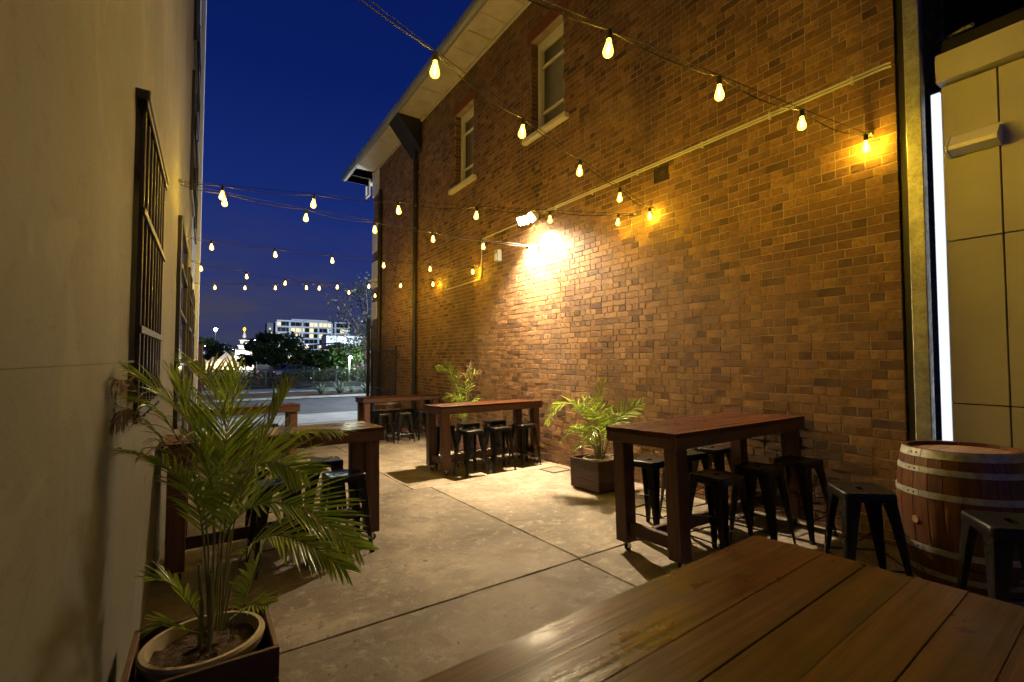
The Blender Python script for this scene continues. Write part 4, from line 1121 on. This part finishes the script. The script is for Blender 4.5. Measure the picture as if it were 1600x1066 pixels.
# roadside fence
fx0, fx1 = -3.0, 14.0
fe = thing('roadside_fence', 'dark wire fence with posts along the far side of the street', 'fence', (0, 39.5, -.7))
x = fx0
while x <= fx1 + .01:
    MB().box((x, 0, .62), (.09, .09, 1.24), .01).build('post', X['fence_grey'], fe); x += 1.7
for zc in (.12, 1.2): MB().tube([(fx0, -.055, zc), (fx1, -.055, zc)], .03, 6).build('rail', X['fence_grey'], fe, True)
wm = MB(); x = fx0
while x < fx1: wm.box((x, -.03, .65), (.012, .006, 1.0)); x += .12
for k in range(8): wm.box(((fx0 + fx1) / 2, -.037, .2 + k * .13), (fx1 - fx0, .006, .012))
wm.build('wire_mesh', X['black_paint'], fe)
# hedge mass behind the fence
hg = MB(); rr = random.Random(12)
for k in range(34): leaf_cloud(hg, (-6 + k * .62, 43.5 + rr.uniform(-.8, .8), .0 + rr.uniform(-.3, .35)), .9, .9, .75, 90, .12, rr, .1)
tag(hg.build('undergrowth', X['tree_leaf'], fix=False), 'dark scrub behind the roadside fence', kind='stuff')
# apartment block
AY = 300.0
a0, a1 = at_y(432, 500, AY), at_y(545, 505, AY)
ap = thing('apartment_block', 'long pale apartment block with lit balconies on the skyline', 'building', (a0.x, AY, -.7))
AW = a1.x - a0.x; AH = a0.z + .7
MB().box((AW / 2, 8, AH / 2 - .8), (AW, 15, AH - 1.6)).build('wall', X['facade_grey'], ap)
nf = 7; fh = AH / (nf + .2); rr = random.Random(77)
for k in range(nf + 1):
    zc = k * fh + .3
    for (u0, u1) in ((0, .33), (.35, .74), (.78, 1)): MB().box(((u0 + u1) / 2 * AW, -.4, zc), ((u1 - u0) * AW, 2.2, .85), .05).build('balcony', X['facade_white'], ap)
for u in (.0, .17, .34, .56, .75, .80, 1.0): MB().box((u * AW, -.1, AH / 2 - .6), (.9, 1.6, AH - .8), .05).build('pier', X['facade_white'], ap)
for k in range(nf):
    for i in range(16):
        u = (i + .5) / 16
        r = rr.random(); mt = 'window_warm' if r < .13 else 'window_cool' if r < .22 else 'night_glass'
        if .42 < u < .72 and k == nf - 1: mt = 'window_warm'
        MB().box((u * AW, .45, k * fh + 1.9), (AW / 16 * .86, .2, fh * .70)).build('window', X[mt], ap)
MB().box((AW * .45, 6, AH - .1), (AW * .5, 8, 2.4), .1).build('roof', X['facade_white'], ap)
at2 = thing('dark_tower', 'dark slab tower standing beside the apartment block', 'building', (at_y(426, 520, AY).x, AY + 10, -.7))
MB().box((0, 0, 11.5), (5, 9, 23), .1).build('wall', X['facade_grey'], at2)
for k in range(3): MB().box((-.8 + .9 * k, -4.55, 19.5 - k * 2.6), (.9, .1, 1.0)).build('window', X['window_warm'], at2)
# long pale warehouse in front of the block
WYy = 200.0
b0, b1 = at_y(510, 524, WYy), at_y(568, 541, WYy)
wh = thing('pale_warehouse', 'windowless pale box building below the apartment block', 'building', (b0.x, WYy, -.7))
MB().box(((b1.x - b0.x) / 2, 5, (b0.z + .7) / 2), (b1.x - b0.x, 10, b0.z + .7), .05).build('wall', X['facade_white'], wh)
for u in (.27, .75): MB().box(((b1.x - b0.x) * u, -.05, (b0.z + .7) / 2), (.25, .1, b0.z + .6)).build('joint', X['facade_grey'], wh)
MB().box(((b1.x - b0.x) / 2, -.06, b0.z + .62), (b1.x - b0.x + .2, .3, .25)).build('parapet', X['facade_grey'], wh)
# small white house
h0, h1 = at_y(511, 545, 80), at_y(541, 570, 80)
ho = thing('white_house', 'small white house with tall windows below the warehouse', 'building', (h0.x, 80, -.7))
HW, HH = h1.x - h0.x, h0.z + .7
MB().box((HW / 2, 3, HH / 2), (HW, 6, HH), .03).build('wall', X['facade_white'], ho)
MB().prism([(-.3, -.4, HH), (HW + .3, -.4, HH), (HW / 2, -.4, HH + .8)], (0, 6.8, 0)).build('roof', X['roof_dark'], ho)
for u in (.2, .5, .8): MB().box((u * HW, -.04, HH * .55), (HW * .13, .1, HH * .5), .02).build('window', X['night_glass'], ho)
# low dark-roofed pavilion
pv = thing('dark_pavilion', 'low dark roofed pavilion beside the yellow sign', 'building', (at_y(478, 560, 110).x, 110, -.7))
MB().box((0, 2, 2.0), (9, 5, 4), .05).build('wall', X['facade_grey'], pv)
MB().prism([(-6, -1, 4.0), (7, -1, 5.6), (7, -1, 5.9), (-6, -1, 4.3)], (0, 7, 0)).build('roof', X['roof_dark'], pv)
for k in range(4): MB().box((-3.2 + k * 2.0, -.55, 2.6), (1.0, .1, 1.2)).build('window', X['window_warm' if k == 2 else 'window_cool' if k == 0 else 'night_glass'], pv)
# floodlit white tower
TY = 100.0; tx = at_y(381, 560, TY).x
tw = thing('white_tower', 'floodlit white stepped tower with a golden tip beside the tents', 'tower', (tx, TY, -.7))
z = 0
for (w_, h_) in ((3.3, 2.6), (2.4, 1.1), (1.9, .9), (1.35, 1.0)):
    MB().box((0, 0, z + h_ / 2), (w_, w_, h_), .05).build('tier', X['white_paint'], tw)
    MB().box((0, 0, z + h_ - .05), (w_ + .35, w_ + .35, .14), .03).build('ledge', X['white_paint'], tw); z += h_
MB().lathe([(.5, z), (.38, z + .6), (.16, z + 1.3), (.07, z + 1.7)], 16).build('spire', X['white_paint'], tw, True)
MB().lathe([(.02, z + 1.6), (.2, z + 1.85), (.24, z + 2.05), (.15, z + 2.25), (.02, z + 2.4)], 12).build('tip', X['lamp_yellow'], tw, True)
for s_ in (-1, 1): MB().lathe([(.22, 2.6), (.16, 3.3), (.03, 3.9)], 10, (s_ * 1.35, -1.3, 0)).build('pinnacle', X['white_paint'], tw, True)
for k in range(3): MB().box((-1 + k, -1.68, 1.0), (.55, .08, 1.3), .02).build('arch', X['window_warm'], tw)
def plight(x, y, z_, e_, col, parent, rad=.4, name='lamp_light'):
    d_ = bpy.data.lights.new(name, 'POINT'); d_.energy = e_; d_.color = col; d_.shadow_soft_size = rad
    o = bpy.data.objects.new(name, d_); COL.objects.link(o); o.location = (x, y, z_)
    if parent is not None: o.parent = parent
    return o
# tents
def tent(label, px, w_, h_, y=101.0):
    p = at_y(px, 565, y); t = thing('market_tent', label, 'tent', (p.x, y, -.7), group='lit tents at the fair')
    m_ = MB(); hw = w_ / 2
    m_.add([(-hw, -hw, h_ * .55), (hw, -hw, h_ * .55), (hw, hw, h_ * .55), (-hw, hw, h_ * .55), (0, 0, h_), (-hw, -hw, h_ * .47), (hw, -hw, h_ * .47), (hw, hw, h_ * .47), (-hw, hw, h_ * .47)],
           [(0, 1, 4), (1, 2, 4), (2, 3, 4), (3, 0, 4), (0, 5, 6, 1), (1, 6, 7, 2), (2, 7, 8, 3), (3, 8, 5, 0)])
    m_.build('roof', X['tent_cloth'], t, fix=False)
    for sx in (-1, 1):
        for sy in (-1, 1): MB().tube([(sx * (hw - .05), sy * (hw - .05), 0), (sx * (hw - .05), sy * (hw - .05), h_ * .54)], .05, 6).build('pole', X['white_paint'], t)
    MB().box((0, hw - .1, h_ * .26), (w_ - .2, .05, h_ * .5)).build('back_wall', X['tent_cloth'], t)
    plight(0, -hw * .5, h_ * .42, 320, (1, .68, .36), t, .15)
tent('pale lit market tent farthest from the white tower', 316, 2.6, 2.3); tent('pale lit market tent in the middle of the three', 334, 2.6, 2.5, 103); tent('tall pale lit tent beside the white tower', 353, 2.8, 3.4, 102)
o = plight(-2.0, -6, 1.0, 2600, (1, .93, .82), tw, .3); o = plight(2.4, -6, 1.0, 2200, (1, .85, .75), tw, .3)
# street lamps
def street_lamp(label, px, py, y, watts, col, mat, headr=.16, x=None, hz=None):
    p = at_y(px, py, y) if x is None else Vector((x, y, hz)); h_ = p.z + .7
    t = thing('street_lamp', label, 'street lamp', (p.x, y, -.7), group='street lamps')
    MB().tube([(0, 0, 0), (0, 0, h_ * .5), (0, 0, h_)], [.09, .07, .05], 8).build('pole', X['gutter_grey'], t, True)
    MB().box((0, -.2, h_ + .04), (.16, .6, .08), .02).build('arm', X['gutter_grey'], t)
    MB().lathe([(.03, -headr), (headr * .8, -headr * .6), (headr, 0), (headr * .8, headr * .6), (.03, headr)], 12, (0, -.4, h_ - headr * .9)).build('lamp', X[mat], t, True)
    if watts: plight(0, -.4, h_ - .35 - headr, watts, col, t, .15)
cw_, ww_ = (.78, .9, 1.0), (1, .75, .45)
street_lamp('tall floodlight mast on the skyline', 337, 513, 170, 0, cw_, 'lamp_white', .45)
street_lamp('cold white street lamp low beside the timber post', 319, 540, 120, 900, cw_, 'lamp_white', .3)
street_lamp('small cold street lamp above the tents', 351, 537, 125, 0, cw_, 'lamp_white', .16)
street_lamp('tiny street lamp between mast and tower', 364, 544, 118, 0, cw_, 'lamp_white', .18)
street_lamp('warm street lamp beside the small dark tree', 401, 550, 80, 500, ww_, 'lamp_warm', .2)
street_lamp('distant street lamp above the dark round tree', 397, 531, 180, 0, cw_, 'lamp_white', .3)
street_lamp('bright white lamp beside the small white house', 546, 556, 44.5, 450, (.85, 1, .85), 'lamp_white', .13)
street_lamp('small warm lamp between the house and the gate', 558, 549, 76, 0, ww_, 'lamp_warm', .12)
street_lamp('small white lamp under the apartment balconies', 480, 539, 140, 0, cw_, 'lamp_white', .25)
street_lamp('street lamp standing round the corner of the brick building', 0, 0, 23.5, 10000, (.80, .92, 1.0), 'lamp_white', .16, x=12.5, hz=6.6)
street_lamp('added cold lamp that brightens the pale warehouse front', 527, 545, 178, 70000, cw_, 'lamp_white', .3)  # added lamp, put in to light the warehouse wall
# yellow sign
sg = thing('yellow_sign', 'small glowing yellow sign on a pole before the pavilion', 'sign', (at_y(455, 556, 70).x, 70, -.7))
MB().tube([(0, 0, 0), (0, 0, 1.9)], .05, 6).build('pole', X['gutter_grey'], sg)
MB().prism([(-.26, -.05, 2.05), (0, -.05, 1.8), (.26, -.05, 2.05), (.26, -.05, 2.4), (-.26, -.05, 2.4)], (0, .1, 0)).build('face', X['lamp_yellow'], sg)
# parked cars along the far road edge, glimpsed
def car(label, px, y, mat):
    x = at_y(px, 572, y).x
    t = thing('parked_car', label, 'car', (x, y, -.7), group='cars parked beyond the fence')
    sec = [(-2.1, .35), (-2.15, .7), (-1.9, .92), (-1.2, .98), (-.75, 1.42), (.7, 1.45), (1.3, .98), (2.05, .88), (2.15, .6), (2.1, .35)]
    MB().prism([(p[0], -.85, p[1]) for p in sec], (0, 1.7, 0)).build('body', X[mat], t)
    MB().prism([(p[0], -.855, p[1]) for p in [(-1.02, 1.0), (-.7, 1.36), (-.02, 1.38), (-.02, 1.0)]], (0, 1.71, 0)).build('window', X['night_glass'], t)
    MB().prism([(p[0], -.856, p[1]) for p in [(.06, 1.0), (.06, 1.38), (.66, 1.38), (1.1, 1.0)]], (0, 1.712, 0)).build('window', X['night_glass'], t)
    for sx in (-1.3, 1.35):
        for sy in (-.8, .8):
            M = Matrix.Translation((sx, sy, .33)) @ Matrix.Rotation(R(90), 4, 'X')
            MB().lathe([(.06, -.1), (.28, -.1), (.33, -.07), (.33, .07), (.28, .1), (.06, .1)], 16, M=M).build('wheel', X['rubber'], t, True)
    for sy in (-.6, .6): MB().box((-2.16, sy, .68), (.05, .3, .12), .01).build('tail_light', X['lamp_pink'], t)
car('pale parked car glimpsed beyond the fence under the yellow sign', 462, 58, 'facade_white')
car('dark parked car glimpsed beyond the fence behind the dark tree', 436, 60, 'facade_grey')
# added floodlight, invented on the warehouse roof to brighten the apartment block
sp = thing('added_floodlight', 'added floodlight mast on the warehouse roof that brightens the apartment block', 'floodlight', (b0.x + 2.0, WYy + 4, b0.z))
MB().tube([(0, 0, 0), (0, 0, 2.0)], .06, 6).build('mast', X['gutter_grey'], sp)
MB().box((0, .1, 2.1), (.6, .2, .35), .02).build('lamp_head', X['gutter_grey'], sp)
sd = bpy.data.lights.new('added_floodlight_beam', 'SPOT'); sd.energy = 230000; sd.color = (.72, .86, 1.0); sd.spot_size = R(80); sd.spot_blend = .5; sd.shadow_soft_size = .3
so_ = bpy.data.objects.new('added_floodlight_beam', sd); COL.objects.link(so_); so_.parent = sp; so_.location = (0, .4, 2.1)
tgt = Vector((a0.x + AW * .5, AY, AH * .62)) - Vector((b0.x + 2.0, WYy + 4.4, b0.z + 2.1)); so_.rotation_euler = tgt.to_track_quat('-Z', 'Y').to_euler()
